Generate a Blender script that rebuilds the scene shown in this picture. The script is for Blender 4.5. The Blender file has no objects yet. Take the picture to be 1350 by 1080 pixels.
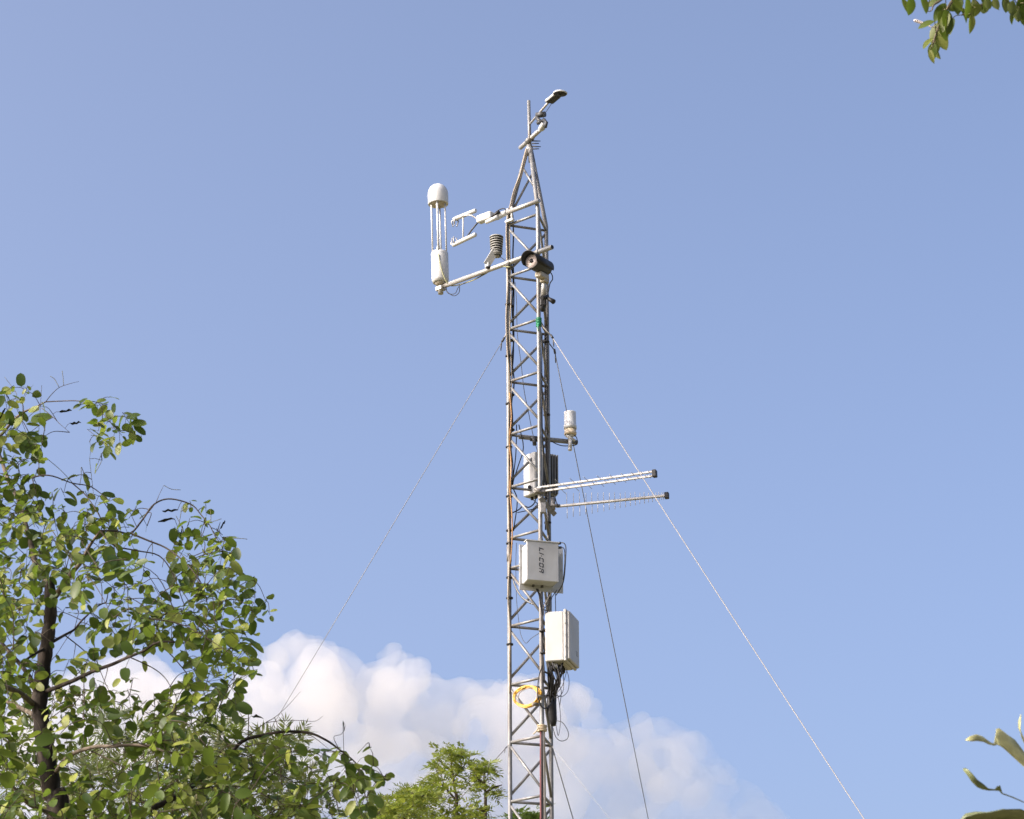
import bpy, math, random
import numpy as np
from mathutils import Vector, Matrix, Quaternion

sc = bpy.context.scene
COL = sc.collection
R = math.radians
V = Vector

# ------------------------------------------------------------------ camera
TILT = R(20)
FPX = 3600.0                                   # focal length in photo pixels (1350 wide)
EYE = V((0, 0, 1.6))
cam = bpy.data.cameras.new('camera')
cam.sensor_width = 36
cam.lens = 36 * FPX / 1350
cam.clip_start = 0.1
cam.clip_end = 40000
cam.dof.use_dof = True
cam.dof.focus_distance = 15.0
cam.dof.aperture_fstop = 20
camo = bpy.data.objects.new('camera', cam)
camo.location = EYE
camo.rotation_euler = (R(90) + TILT, 0, 0)
COL.objects.link(camo)
sc.camera = camo

# ------------------------------------------------------------------ sky, sun, exposure
SUN_EL = R(32)
SX, SY = -0.94, -0.34
world = bpy.data.worlds.new('World')
sc.world = world
world.use_nodes = True
wn = world.node_tree
bg = wn.nodes['Background']
sky = wn.nodes.new('ShaderNodeTexSky')
sky.sky_type = 'NISHITA'
sky.sun_disc = False
sky.sun_elevation = SUN_EL
sky.sun_rotation = math.atan2(SX, SY)
sky.air_density = 0.55
sky.dust_density = 6.6
sky.ozone_density = 3.0
wb_ = wn.nodes.new('ShaderNodeVectorMath')          # the picture's white balance, over the whole sky
wb_.operation = 'MULTIPLY'
wb_.inputs[1].default_value = (1.10, 1.035, 0.99)
wn.links.new(sky.outputs[0], wb_.inputs[0])
wn.links.new(wb_.outputs[0], bg.inputs[0])
bg.inputs[1].default_value = 0.15
sl = bpy.data.lights.new('sun', 'SUN')
sl.energy = 2.0
sl.angle = R(0.6)
sl.color = (1.0, 0.94, 0.85)
so = bpy.data.objects.new('sun', sl)
_h = math.hypot(SX, SY)
SUN = V((SX / _h * math.cos(SUN_EL), SY / _h * math.cos(SUN_EL), math.sin(SUN_EL)))
so.rotation_euler = SUN.to_track_quat('Z', 'Y').to_euler()
so.location = (-20, -10, 30)
COL.objects.link(so)
sc.view_settings.view_transform = 'Standard'
sc.view_settings.look = 'None'
sc.view_settings.gamma = 1
sc.view_settings.use_curve_mapping = False
sc.view_settings.exposure = 1.32
cy = sc.cycles
cy.max_bounces = 24
cy.diffuse_bounces = 4
cy.glossy_bounces = 4
cy.transmission_bounces = 6
cy.volume_bounces = 20
cy.transparent_max_bounces = 16
sc.render.film_transparent = False

# ------------------------------------------------------------------ helpers
_RT = V((1, 0, 0)); _UP = V((0, -math.sin(TILT), math.cos(TILT))); _FW = V((0, math.cos(TILT), math.sin(TILT)))


def at(px, py, Y):
    """the point of the place that stands at distance Y and shows at photo pixel px, py"""
    d = _RT * ((px - 675) / FPX) + _UP * ((540 - py) / FPX) + _FW
    return EYE + d * (Y / d.y)


def proj(p):
    v = V(p) - EYE
    z = v.dot(_FW)
    return 675 + FPX * v.dot(_RT) / z, 540 - FPX * v.dot(_UP) / z, z


def frame_of(d):
    d = V(d).normalized()
    a = V((0, 0, 1)) if abs(d.z) < 0.9 else V((1, 0, 0))
    x = d.cross(a).normalized()
    return x, d.cross(x).normalized(), d


class MB:
    def __init__(s):
        s.v = []; s.f = []; s.sm = []; s.mi = []

    def face(s, idx, smooth=False, m=0):
        s.f.append(tuple(idx)); s.sm.append(smooth); s.mi.append(m)

    def tube(s, pts, rad, n=8, caps=True, m=0):
        pts = [V(p) for p in pts]
        k = len(pts)
        rad = [rad] * k if not hasattr(rad, '__len__') else list(rad)
        t0 = (pts[1] - pts[0]).normalized()
        x, y, _ = frame_of(t0)
        prev = t0
        base = len(s.v)
        for i in range(k):
            if i == 0: t = t0
            elif i == k - 1: t = (pts[i] - pts[i - 1])
            else: t = (pts[i + 1] - pts[i - 1])
            t = t.normalized() if t.length > 1e-9 else prev
            q = prev.rotation_difference(t)
            x = q @ x; y = q @ y; prev = t
            for j in range(n):
                a = 2 * math.pi * j / n
                s.v.append(pts[i] + (x * math.cos(a) + y * math.sin(a)) * rad[i])
        for i in range(k - 1):
            for j in range(n):
                a = base + i * n + j; b = base + i * n + (j + 1) % n
                s.face((a, a + n, b + n, b), True, m)
        if caps:
            s.face([base + j for j in range(n)], False, m)
            s.face([base + (k - 1) * n + j for j in reversed(range(n))], False, m)
        return s

    def box(s, c, ax, ay, az, hx, hy, hz, bev=0.0, m=0):
        """box at c with unit axes and half sizes, vertical edges and rims chamfered by bev"""
        c = V(c); ax = V(ax); ay = V(ay); az = V(az)
        if bev <= 0:
            b = len(s.v)
            for k in (-1, 1):
                for i, j in ((-1, -1), (1, -1), (1, 1), (-1, 1)):
                    s.v.append(c + ax * hx * i + ay * hy * j + az * hz * k)
            for q in ((3, 2, 1, 0), (4, 5, 6, 7), (0, 1, 5, 4), (1, 2, 6, 5), (2, 3, 7, 6), (3, 0, 4, 7)):
                s.face([b + i for i in q], False, m)
            return s
        rings = [(-hz, bev), (-hz + bev, 0), (hz - bev, 0), (hz, bev)]
        b = len(s.v)
        for z, ins in rings:
            X = hx - ins; Y = hy - ins; k = bev if ins == 0 else bev * 0.6
            for i, j in ((-X + k, -Y), (X - k, -Y), (X, -Y + k), (X, Y - k), (X - k, Y), (-X + k, Y), (-X, Y - k), (-X, -Y + k)):
                s.v.append(c + ax * i + ay * j + az * z)
        for r in range(3):
            for j in range(8):
                a = b + r * 8 + j; e = b + r * 8 + (j + 1) % 8
                s.face((a, e, e + 8, a + 8), False, m)
        s.face([b + j for j in reversed(range(8))], False, m)
        s.face([b + 24 + j for j in range(8)], False, m)
        return s

    def lathe(s, o, axis, prof, n=24, m=0):
        """prof: (radius, height) pairs from bottom to top; doubled points give a crease"""
        o = V(o); x, y, z = frame_of(axis)
        b = len(s.v)
        for r, h in prof:
            for j in range(n):
                a = 2 * math.pi * j / n
                s.v.append(o + z * h + (x * math.cos(a) + y * math.sin(a)) * r)
        for i in range(len(prof) - 1):
            if prof[i] == prof[i + 1]: continue
            for j in range(n):
                a = b + i * n + j; e = b + i * n + (j + 1) % n
                s.face((a, a + n, e + n, e), True, m)
        if prof[0][0] > 1e-6: s.face([b + j for j in range(n)], False, m)
        if prof[-1][0] > 1e-6: s.face([b + (len(prof) - 1) * n + j for j in reversed(range(n))], False, m)
        return s

    def mesh(s, name, mats, off=V((0, 0, 0))):
        me = bpy.data.meshes.new(name)
        me.from_pydata([tuple(V(p) - off) for p in s.v], [], s.f)
        me.polygons.foreach_set('use_smooth', s.sm)
        me.polygons.foreach_set('material_index', s.mi)
        for mm in (mats if isinstance(mats, (list, tuple)) else [mats]): me.materials.append(mm)
        me.update()
        return me

    def build(s, name, mats, parent=None, recalc=True):
        off = origin_of(parent) if parent else V((0, 0, 0))
        me = s.mesh(name, mats, off)
        if recalc: fix_normals(me)
        o = bpy.data.objects.new(name, me)
        COL.objects.link(o)
        if parent: o.parent = parent
        return o


def fix_normals(me):
    import bmesh
    bm = bmesh.new(); bm.from_mesh(me)
    bmesh.ops.recalc_face_normals(bm, faces=bm.faces)
    bm.to_mesh(me); bm.free()


def origin_of(o):
    p = V((0, 0, 0))
    while o is not None:
        p = p + o.location; o = o.parent
    return p


def tag(o, label=None, cat=None, group=None, kind=None):
    if label: o['label'] = label
    if cat: o['category'] = cat
    if group: o['group'] = group
    if kind: o['kind'] = kind
    return o


def thing(name, loc, label, cat, group=None):
    o = bpy.data.objects.new(name, None)
    o.empty_display_size = 0.1
    o.location = loc
    COL.objects.link(o)
    return tag(o, label, cat, group)


def smooth_path(pts, per=6):
    """Catmull-Rom through the points"""
    P = [V(p) for p in pts]
    P = [P[0] * 2 - P[1]] + P + [P[-1] * 2 - P[-2]]
    out = []
    for i in range(1, len(P) - 2):
        a, b, c, d = P[i - 1], P[i], P[i + 1], P[i + 2]
        for k in range(per):
            t = k / per
            out.append(0.5 * ((2 * b) + (c - a) * t + (2 * a - 5 * b + 4 * c - d) * t * t + (3 * b - a - 3 * c + d) * t ** 3))
    out.append(P[-2])
    return out


# ------------------------------------------------------------------ materials
def mat(name, col, rough=0.5, metal=0.0, var=0.12, scale=30.0, bump=0.0, tint=None, tint_amt=0.0, tint_scale=6.0, spec=0.5, coat=0.0):
    m = bpy.data.materials.new(name); m.use_nodes = True
    nt = m.node_tree; N = nt.nodes; L = nt.links
    b = N['Principled BSDF']
    b.inputs['Roughness'].default_value = rough
    b.inputs['Metallic'].default_value = metal
    b.inputs['Specular IOR Level'].default_value = spec
    tc = N.new('ShaderNodeTexCoord')
    no = N.new('ShaderNodeTexNoise'); no.inputs['Scale'].default_value = scale; no.inputs['Detail'].default_value = 6
    L.new(tc.outputs['Object'], no.inputs['Vector'])
    ra = N.new('ShaderNodeMapRange')
    ra.inputs['From Min'].default_value = 0.3; ra.inputs['From Max'].default_value = 0.7
    ra.inputs['To Min'].default_value = 1 - var; ra.inputs['To Max'].default_value = 1 + var * 0.6
    L.new(no.outputs['Fac'], ra.inputs['Value'])
    mu = N.new('ShaderNodeVectorMath'); mu.operation = 'SCALE'
    mu.inputs[0].default_value = col
    L.new(ra.outputs[0], mu.inputs['Scale'])
    out = mu.outputs[0]
    if tint:
        n2 = N.new('ShaderNodeTexNoise'); n2.inputs['Scale'].default_value = tint_scale; n2.inputs['Detail'].default_value = 8
        mp = N.new('ShaderNodeMapping'); mp.inputs['Scale'].default_value = (1, 1, 0.35)
        L.new(tc.outputs['Object'], mp.inputs[0]); L.new(mp.outputs[0], n2.inputs['Vector'])
        r2 = N.new('ShaderNodeMapRange'); r2.inputs['From Min'].default_value = 0.48; r2.inputs['From Max'].default_value = 0.68
        r2.inputs['To Max'].default_value = tint_amt
        L.new(n2.outputs['Fac'], r2.inputs['Value'])
        mx = N.new('ShaderNodeMix'); mx.data_type = 'RGBA'
        L.new(r2.outputs[0], mx.inputs['Factor']); L.new(out, mx.inputs['A']); mx.inputs['B'].default_value = (*tint, 1)
        out = mx.outputs['Result']
        if metal > 0:
            r3 = N.new('ShaderNodeMath'); r3.operation = 'MULTIPLY_ADD'
            L.new(r2.outputs[0], r3.inputs[0]); r3.inputs[1].default_value = -metal; r3.inputs[2].default_value = metal
            L.new(r3.outputs[0], b.inputs['Metallic'])
    L.new(out, b.inputs['Base Color'])
    rr = N.new('ShaderNodeMapRange'); rr.inputs['To Min'].default_value = max(0.05, rough - 0.12); rr.inputs['To Max'].default_value = min(1, rough + 0.12)
    L.new(no.outputs['Fac'], rr.inputs['Value']); L.new(rr.outputs[0], b.inputs['Roughness'])
    if bump > 0:
        bp = N.new('ShaderNodeBump'); bp.inputs['Strength'].default_value = bump; bp.inputs['Distance'].default_value = 0.002
        L.new(no.outputs['Fac'], bp.inputs['Height']); L.new(bp.outputs[0], b.inputs['Normal'])
    return m


M = {}
M['steel'] = mat('galvanised_steel', (0.20, 0.20, 0.197), 0.48, 0.35, 0.3, 60, 0.25, (0.12, 0.10, 0.08), 0.75, 9)
M['alu'] = mat('aluminium_tube', (0.36, 0.355, 0.345), 0.42, 0.35, 0.12, 40, 0.1, (0.22, 0.19, 0.15), 0.5, 12)
M['white'] = mat('white_enamel', (0.50, 0.505, 0.50), 0.45, 0, 0.06, 14, 0.05, (0.36, 0.34, 0.30), 0.30, 10)
M['cream'] = mat('cream_fibreglass', (0.40, 0.395, 0.38), 0.55, 0, 0.05, 12, 0.05, (0.29, 0.26, 0.21), 0.34, 7)
M['grey_paint'] = mat('grey_powder_coat', (0.40, 0.41, 0.412), 0.5, 0, 0.06, 15, 0.05, (0.29, 0.27, 0.23), 0.38, 8)
M['grey'] = mat('grey_casting', (0.16, 0.16, 0.155), 0.55, 0.2, 0.15, 30, 0.15)
M['dark'] = mat('dark_grey_housing', (0.045, 0.047, 0.050), 0.45, 0.0, 0.2, 30, 0.1, spec=0.3)
M['black'] = mat('black_rubber', (0.018, 0.018, 0.02), 0.55, 0, 0.3, 40, spec=0.3)
M['olive'] = mat('tan_casting', (0.36, 0.32, 0.25), 0.6, 0.1, 0.2, 30)
M['tan'] = mat('tan_plastic', (0.47, 0.39, 0.27), 0.55, 0, 0.15, 25)
M['lens'] = mat('pale_glare_and_bud', (0.60, 0.52, 0.50), 0.15, 0.0, 0.1, 10, spec=0.8)  # pink glare on the camera glass put into its colour; buds share the tone
M['green'] = mat('green_twine', (0.01, 0.20, 0.09), 0.7, 0, 0.3, 90, 0.4)
M['yellow'] = mat('yellow_cable_jacket', (0.52, 0.29, 0.03), 0.45, 0, 0.2, 20)
M['brown_cable'] = mat('weathered_tan_cable', (0.24, 0.20, 0.15), 0.6, 0, 0.5, 9)
M['orange'] = mat('orange_cable_jacket', (0.34, 0.17, 0.045), 0.5, 0, 0.3, 15)
M['green_cable'] = mat('olive_cable_jacket', (0.30, 0.30, 0.16), 0.5, 0, 0.2, 20)
M['red'] = mat('red_cable_jacket', (0.11, 0.014, 0.018), 0.5, 0, 0.25, 20)
M['white_cable'] = mat('white_cable_jacket', (0.55, 0.50, 0.43), 0.5, 0, 0.2, 20)
M['wire'] = mat('guy_wire_steel', (0.19, 0.185, 0.18), 0.6, 0.1, 0.0, 60)
M['shield'] = mat('grey_shield_plastic', (0.27, 0.265, 0.24), 0.6, 0, 0.08, 20)
M['wire_bright'] = mat('pale_guy_rope', (0.25, 0.235, 0.215), 0.7, 0.0, 0.0, 60)
M['wire_dark'] = mat('dull_guy_wire', (0.11, 0.11, 0.11), 0.6, 0.1, 0.0, 60)
M['ink'] = mat('dark_print', (0.03, 0.03, 0.035), 0.5, 0, 0.05)


def leaf_mat(name, c0, c1, c2, back, trans=0.3, tcol=(0.20, 0.30, 0.03), rough=0.45):
    m = bpy.data.materials.new(name); m.use_nodes = True
    nt = m.node_tree; N = nt.nodes; L = nt.links
    b = N['Principled BSDF']; b.inputs['Roughness'].default_value = rough; b.inputs['Specular IOR Level'].default_value = 0.28
    ge = N.new('ShaderNodeNewGeometry'); oi = N.new('ShaderNodeObjectInfo')
    ad = N.new('ShaderNodeMath'); ad.operation = 'ADD'
    L.new(ge.outputs['Random Per Island'], ad.inputs[0]); L.new(oi.outputs['Random'], ad.inputs[1])
    fr = N.new('ShaderNodeMath'); fr.operation = 'FRACT'; L.new(ad.outputs[0], fr.inputs[0])
    cr = N.new('ShaderNodeValToRGB')
    e = cr.color_ramp.elements
    e[0].position = 0.0; e[0].color = (*c0, 1); e[1].position = 0.6; e[1].color = (*c1, 1)
    x = e.new(1.0); x.color = (*c2, 1)
    L.new(fr.outputs[0], cr.inputs[0])
    mx = N.new('ShaderNodeMix'); mx.data_type = 'RGBA'
    L.new(ge.outputs['Backfacing'], mx.inputs['Factor']); L.new(cr.outputs[0], mx.inputs['A'])
    mb = N.new('ShaderNodeMix'); mb.data_type = 'RGBA'; mb.inputs['Factor'].default_value = 0.6
    L.new(cr.outputs[0], mb.inputs['A']); mb.inputs['B'].default_value = (*back, 1)
    L.new(mb.outputs['Result'], mx.inputs['B'])
    tc = N.new('ShaderNodeTexCoord'); no = N.new('ShaderNodeTexNoise'); no.inputs['Scale'].default_value = 60
    L.new(tc.outputs['Object'], no.inputs['Vector'])
    sp = N.new('ShaderNodeMapRange'); sp.inputs['From Min'].default_value = 0.35; sp.inputs['From Max'].default_value = 0.65
    sp.inputs['To Min'].default_value = 0.75; sp.inputs['To Max'].default_value = 1.15
    L.new(no.outputs['Fac'], sp.inputs['Value'])
    sv = N.new('ShaderNodeVectorMath'); sv.operation = 'SCALE'
    L.new(mx.outputs['Result'], sv.inputs[0]); L.new(sp.outputs[0], sv.inputs['Scale'])
    L.new(sv.outputs[0], b.inputs['Base Color'])
    tr = N.new('ShaderNodeBsdfTranslucent')
    tm = N.new('ShaderNodeMix'); tm.data_type = 'RGBA'; tm.inputs['Factor'].default_value = 0.55
    L.new(cr.outputs[0], tm.inputs['A']); tm.inputs['B'].default_value = (*tcol, 1)
    L.new(tm.outputs['Result'], tr.inputs['Color'])
    ms = N.new('ShaderNodeMixShader'); ms.inputs[0].default_value = trans
    L.new(b.outputs[0], ms.inputs[1]); L.new(tr.outputs[0], ms.inputs[2])
    L.new(ms.outputs[0], N['Material Output'].inputs['Surface'])
    return m


M['leaf_round'] = leaf_mat('round_leaf', (0.022, 0.046, 0.007), (0.062, 0.096, 0.013), (0.26, 0.28, 0.055), (0.11, 0.14, 0.045), 0.36)
M['leaf_feather'] = leaf_mat('feather_leaf', (0.075, 0.09, 0.038), (0.12, 0.135, 0.055), (0.18, 0.185, 0.085), (0.15, 0.165, 0.095), 0.3)
M['leaf_far'] = leaf_mat('far_leaf', (0.10, 0.15, 0.025), (0.18, 0.22, 0.035), (0.30, 0.30, 0.05), (0.19, 0.22, 0.06), 0.42, (0.26, 0.33, 0.04))
M['leaf_dark'] = leaf_mat('dark_leaf', (0.035, 0.07, 0.018), (0.055, 0.095, 0.022), (0.08, 0.12, 0.03), (0.08, 0.11, 0.05), 0.25)
M['leaf_over'] = leaf_mat('hanging_leaf', (0.035, 0.062, 0.010), (0.080, 0.110, 0.016), (0.19, 0.20, 0.05), (0.17, 0.185, 0.07), 0.38)
M['leaf_dry'] = leaf_mat('dry_leaf', (0.47, 0.46, 0.23), (0.50, 0.49, 0.25), (0.45, 0.445, 0.22), (0.42, 0.42, 0.21), 0.4, (0.62, 0.57, 0.30))
M['leaf_dull'] = leaf_mat('dull_green_leaf', (0.13, 0.15, 0.07), (0.15, 0.17, 0.08), (0.15, 0.17, 0.09), (0.05, 0.065, 0.03), 0.15)
M['bark'] = mat('dark_bark', (0.022, 0.017, 0.014), 0.9, 0, 0.5, 30, 1.0, (0.12, 0.095, 0.075), 0.7, 26, spec=0.2)
M['bark_pale'] = mat('pale_bark', (0.13, 0.105, 0.08), 0.85, 0, 0.5, 40, 0.8, spec=0.2)
M['twig'] = mat('thin_twig', (0.06, 0.047, 0.033), 0.8, 0, 0.4, 30, spec=0.2)
M['twig_green'] = mat('green_twig', (0.13, 0.12, 0.06), 0.8, 0, 0.3, 30, spec=0.2)

# ------------------------------------------------------------------ ground
g = MB()
rings = [0, 3, 6, 12, 25, 60, 150, 500, 2000, 9000, 20000]
seg = 48
g.v.append(V((0, 10, 0)))
rnd = random.Random(5)
for r in rings[1:]:
    for j in range(seg):
        a = 2 * math.pi * j / seg
        g.v.append(V((r * math.cos(a), 10 + r * math.sin(a), -0.02 * min(r, 30) / 30 * rnd.random())))
for j in range(seg): g.face((0, 1 + j, 1 + (j + 1) % seg), True)
for i in range(len(rings) - 2):
    for j in range(seg):
        a = 1 + i * seg + j; b = 1 + i * seg + (j + 1) % seg
        g.face((a, a + seg, b + seg, b), True)
M['ground'] = mat('dry_grass_ground', (0.17, 0.16, 0.075), 0.95, 0, 0.4, 1.5, 0.3, (0.24, 0.18, 0.11), 0.8, 0.4, spec=0.1)
tag(g.build('ground', M['ground']), 'dry grass ground below the frame', 'ground', kind='structure')

# ------------------------------------------------------------------ cloud bank, far behind
CY = 3000.0
TOP = [(40, 905), (90, 885), (140, 862), (180, 850), (230, 880), (280, 900), (320, 880), (345, 845), (380, 829), (420, 832), (440, 846), (470, 866), (488, 874), (504, 853), (522, 847),
       (545, 856), (570, 882), (600, 896), (640, 890), (680, 884), (720, 884), (752, 890), (778, 918), (800, 948), (828, 954), (850, 940), (880, 946),
       (906, 956), (925, 966), (942, 992), (965, 1010), (985, 1026), (1010, 1046), (1040, 1078), (1075, 1110), (1120, 1150)]


def top_y(x):
    for (a, b), (c, d) in zip(TOP, TOP[1:]):
        if a <= x <= c: return b + (d - b) * (x - a) / (c - a)
    return TOP[0][1] if x < TOP[0][0] else TOP[-1][1]


def skin(me_, rounds):
    import bmesh
    bm = bmesh.new(); bm.from_mesh(me_); bm.verts.ensure_lookup_table()      # keep the outer skin only, no hollows inside
    seen = bytearray(len(bm.verts)); best = []
    for v0 in bm.verts:
        if seen[v0.index]: continue
        st = [v0]; seen[v0.index] = 1; isl = []
        while st:
            u = st.pop(); isl.append(u)
            for e in u.link_edges:
                w = e.other_vert(u)
                if not seen[w.index]: seen[w.index] = 1; st.append(w)
        if len(isl) > len(best): best = isl
    keep = set(best)
    bmesh.ops.delete(bm, geom=[v for v in bm.verts if v not in keep], context='VERTS')
    for _ in range(rounds): bmesh.ops.smooth_vert(bm, verts=bm.verts, factor=0.5, use_axis_x=True, use_axis_y=True, use_axis_z=True)
    bm.to_mesh(me_); bm.free()


def cloud():
    import bmesh
    rn = random.Random(11)
    K = CY / FPX
    bm = bmesh.new()

    def ball(px, py, r, dy, sub=2):
        c = at(px, py, CY + dy)
        m4 = Matrix.Translation(c) @ Matrix.Diagonal((r * K, r * K, r * K, 1))
        bmesh.ops.create_icosphere(bm, subdivisions=sub, radius=1, matrix=m4)
    x = 20.0
    while x < 1120:                                  # the small heads along the upper edge
        r = rn.uniform(10, 20)
        ball(x, top_y(x) + r * 1.0, r, rn.uniform(-25, 25))
        x += r * rn.uniform(0.55, 0.9)
    x = 20.0
    while x < 1120:                                  # the heads below and in front of them
        for k in range(6):
            d = 16 + 38 * k + rn.uniform(0, 24)
            r = min(d * 0.9, rn.uniform(26, 50))
            ball(x + rn.uniform(-14, 14), top_y(x) + d + 4, r, rn.uniform(-50, 60) - k * 10)
        x += rn.uniform(18, 27)
    me = bpy.data.meshes.new('cloud'); bm.to_mesh(me); bm.free()
    o = bpy.data.objects.new('cloud', me); COL.objects.link(o)
    md = o.modifiers.new('r', 'REMESH'); md.mode = 'VOXEL'; md.voxel_size = 3.2
    sol = bpy.data.meshes.new_from_object(o.evaluated_get(bpy.context.evaluated_depsgraph_get()))
    o.modifiers.clear(); o.data = sol
    skin(sol, 3)
    for i, (sz, st) in enumerate(((55, 24), (20, 9), (8.5, 4.0))):
        t = bpy.data.textures.new('puff', 'CLOUDS'); t.noise_scale = sz; t.noise_depth = 2
        d = o.modifiers.new('d%d' % i, 'DISPLACE'); d.texture = t; d.strength = st; d.mid_level = 0.55; d.texture_coords = 'GLOBAL'
    md = o.modifiers.new('r2', 'REMESH'); md.mode = 'VOXEL'; md.voxel_size = 2.4
    ev = bpy.data.meshes.new_from_object(o.evaluated_get(bpy.context.evaluated_depsgraph_get()))
    o.modifiers.clear(); o.data = ev; bpy.data.meshes.remove(me)
    skin(ev, 1)
    ev.name = 'cloud'
    m = bpy.data.materials.new('cloud_droplets'); m.use_nodes = True
    nt = m.node_tree; nt.nodes.clear()
    out = nt.nodes.new('ShaderNodeOutputMaterial')
    vs = nt.nodes.new('ShaderNodeVolumePrincipled')
    vs.inputs['Color'].default_value = (0.905, 0.893, 0.882, 1)
    ge = nt.nodes.new('ShaderNodeNewGeometry'); sx = nt.nodes.new('ShaderNodeSeparateXYZ')
    nt.links.new(ge.outputs['Position'], sx.inputs[0])
    mr = nt.nodes.new('ShaderNodeMapRange'); mr.interpolation_type = 'SMOOTHSTEP'     # thinned towards its base, standing in for low haze
    mr.inputs['From Min'].default_value = 600; mr.inputs['From Max'].default_value = 790
    mr.inputs['To Min'].default_value = 0.0085; mr.inputs['To Max'].default_value = 0.017
    nt.links.new(sx.outputs['Z'], mr.inputs['Value'])
    no = nt.nodes.new('ShaderNodeTexNoise'); no.inputs['Scale'].default_value = 0.016; no.inputs['Detail'].default_value = 3
    nt.links.new(ge.outputs['Position'], no.inputs['Vector'])
    m2 = nt.nodes.new('ShaderNodeMapRange'); m2.inputs['From Min'].default_value = 0.3; m2.inputs['From Max'].default_value = 0.7
    m2.inputs['To Min'].default_value = 0.7; m2.inputs['To Max'].default_value = 1.2
    nt.links.new(no.outputs['Fac'], m2.inputs['Value'])
    mm = nt.nodes.new('ShaderNodeMath'); mm.operation = 'MULTIPLY'
    nt.links.new(mr.outputs[0], mm.inputs[0]); nt.links.new(m2.outputs[0], mm.inputs[1])
    mx_ = nt.nodes.new('ShaderNodeMapRange'); mx_.interpolation_type = 'SMOOTHSTEP'     # and towards its ragged right end, again in place of haze
    mx_.inputs['From Min'].default_value = 40; mx_.inputs['From Max'].default_value = 260
    mx_.inputs['To Min'].default_value = 1.0; mx_.inputs['To Max'].default_value = 0.42
    nt.links.new(sx.outputs['X'], mx_.inputs['Value'])
    m4 = nt.nodes.new('ShaderNodeMath'); m4.operation = 'MULTIPLY'
    nt.links.new(mm.outputs[0], m4.inputs[0]); nt.links.new(mx_.outputs[0], m4.inputs[1])
    nt.links.new(m4.outputs[0], vs.inputs['Density'])
    vs.inputs['Anisotropy'].default_value = 0.55
    nt.links.new(vs.outputs[0], out.inputs['Volume'])
    ev.materials.clear(); ev.materials.append(m)
    tag(o, 'white cumulus cloud bank low behind the lattice mast', 'cloud', kind='structure')


cloud()

# ------------------------------------------------------------------ lattice mast
def leg_L(z): return V((-0.0205 + 0.0042 * (7.3 - z) , 17.40, z))
def leg_M(z): return leg_L(z) + V((0.207, -0.190, 0))
def leg_R(z): return leg_L(z) + V((0.268, 0.095, 0))


LEGS = (leg_L, leg_M, leg_R)
node_px = (297, 365, 434.5, 503.5, 573.3, 643, 710, 749.6, 826, 903, 979, 1057)
NZ = [at(672, y, 17.4).z for y in node_px]
while NZ[-1] > 0.45: NZ.append(NZ[-1] - 0.388)
APEX = at(698, 196, 17.38)
mast = thing('lattice_mast', leg_L(0) + V((0.15, -0.03, 0)), 'tall galvanised triangular lattice mast carrying the instruments', 'mast')
for f in LEGS:
    mb = MB()
    zt = NZ[0] + 0.03
    top = f(zt)
    ap = APEX + (top - leg_L(zt) - V((0.158, -0.03, 0))) * 0.09
    pts = [f(-0.05)] + [f(z) for z in np.linspace(0.5, zt, 14)] + [top.lerp(ap, 0.05), ap]
    mb.tube(pts, 0.0148, 10)
    if f is leg_L:                                    # joint sleeve between mast sections
        pass
    for zz in (at(676, 731, 17.4).z, at(676, 731, 17.4).z - 3.2):
        mb.tube([f(zz - 0.05), f(zz + 0.05)], 0.0175, 10)
    mb.build('mast_leg', M['steel'], mast)
PAIRS = ((0, 1), (0, 2), (1, 2))
for i, z in enumerate(NZ):
    zl = NZ[i + 1] if i + 1 < len(NZ) else 0.06
    short = (i == 6)
    for a, b in PAIRS:
        MB().tube([LEGS[a](z), LEGS[b](z)], 0.0095, 8).build('horizontal_brace', M['steel'], mast)
        if not short:
            MB().tube([LEGS[a](z - 0.022), LEGS[b](zl + 0.04)] if (a, b) != (0, 2) else [LEGS[b](z - 0.022), LEGS[a](zl + 0.04)], 0.0092, 8).build('diagonal_brace', M['steel'], mast)
# braces of the tapered head
zt = NZ[0] + 0.03
for a, b, t0, t1 in ((0, 1, 0.72, 0.36), (0, 2, 0.05, 0.72), (1, 2, 0.36, 0.7)):
    pa = LEGS[a](zt).lerp(APEX, t0); pb = LEGS[b](zt).lerp(APEX, t1)
    MB().tube([pa, pb], 0.0082, 8).build('diagonal_brace', M['steel'], mast)
mp = MB(); mp.tube([at(699, 214, 17.38), at(697, 133, 17.38)], 0.0125, 10)
mp.build('mast_pole', M['steel'], mast)
co = MB(); co.lathe(APEX - V((0, 0, 0.05)), (0, 0, 1), [(0.02, 0), (0.026, 0.02), (0.026, 0.05), (0.018, 0.08)], 12)
co.build('head_collar', M['steel'], mast)

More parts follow.
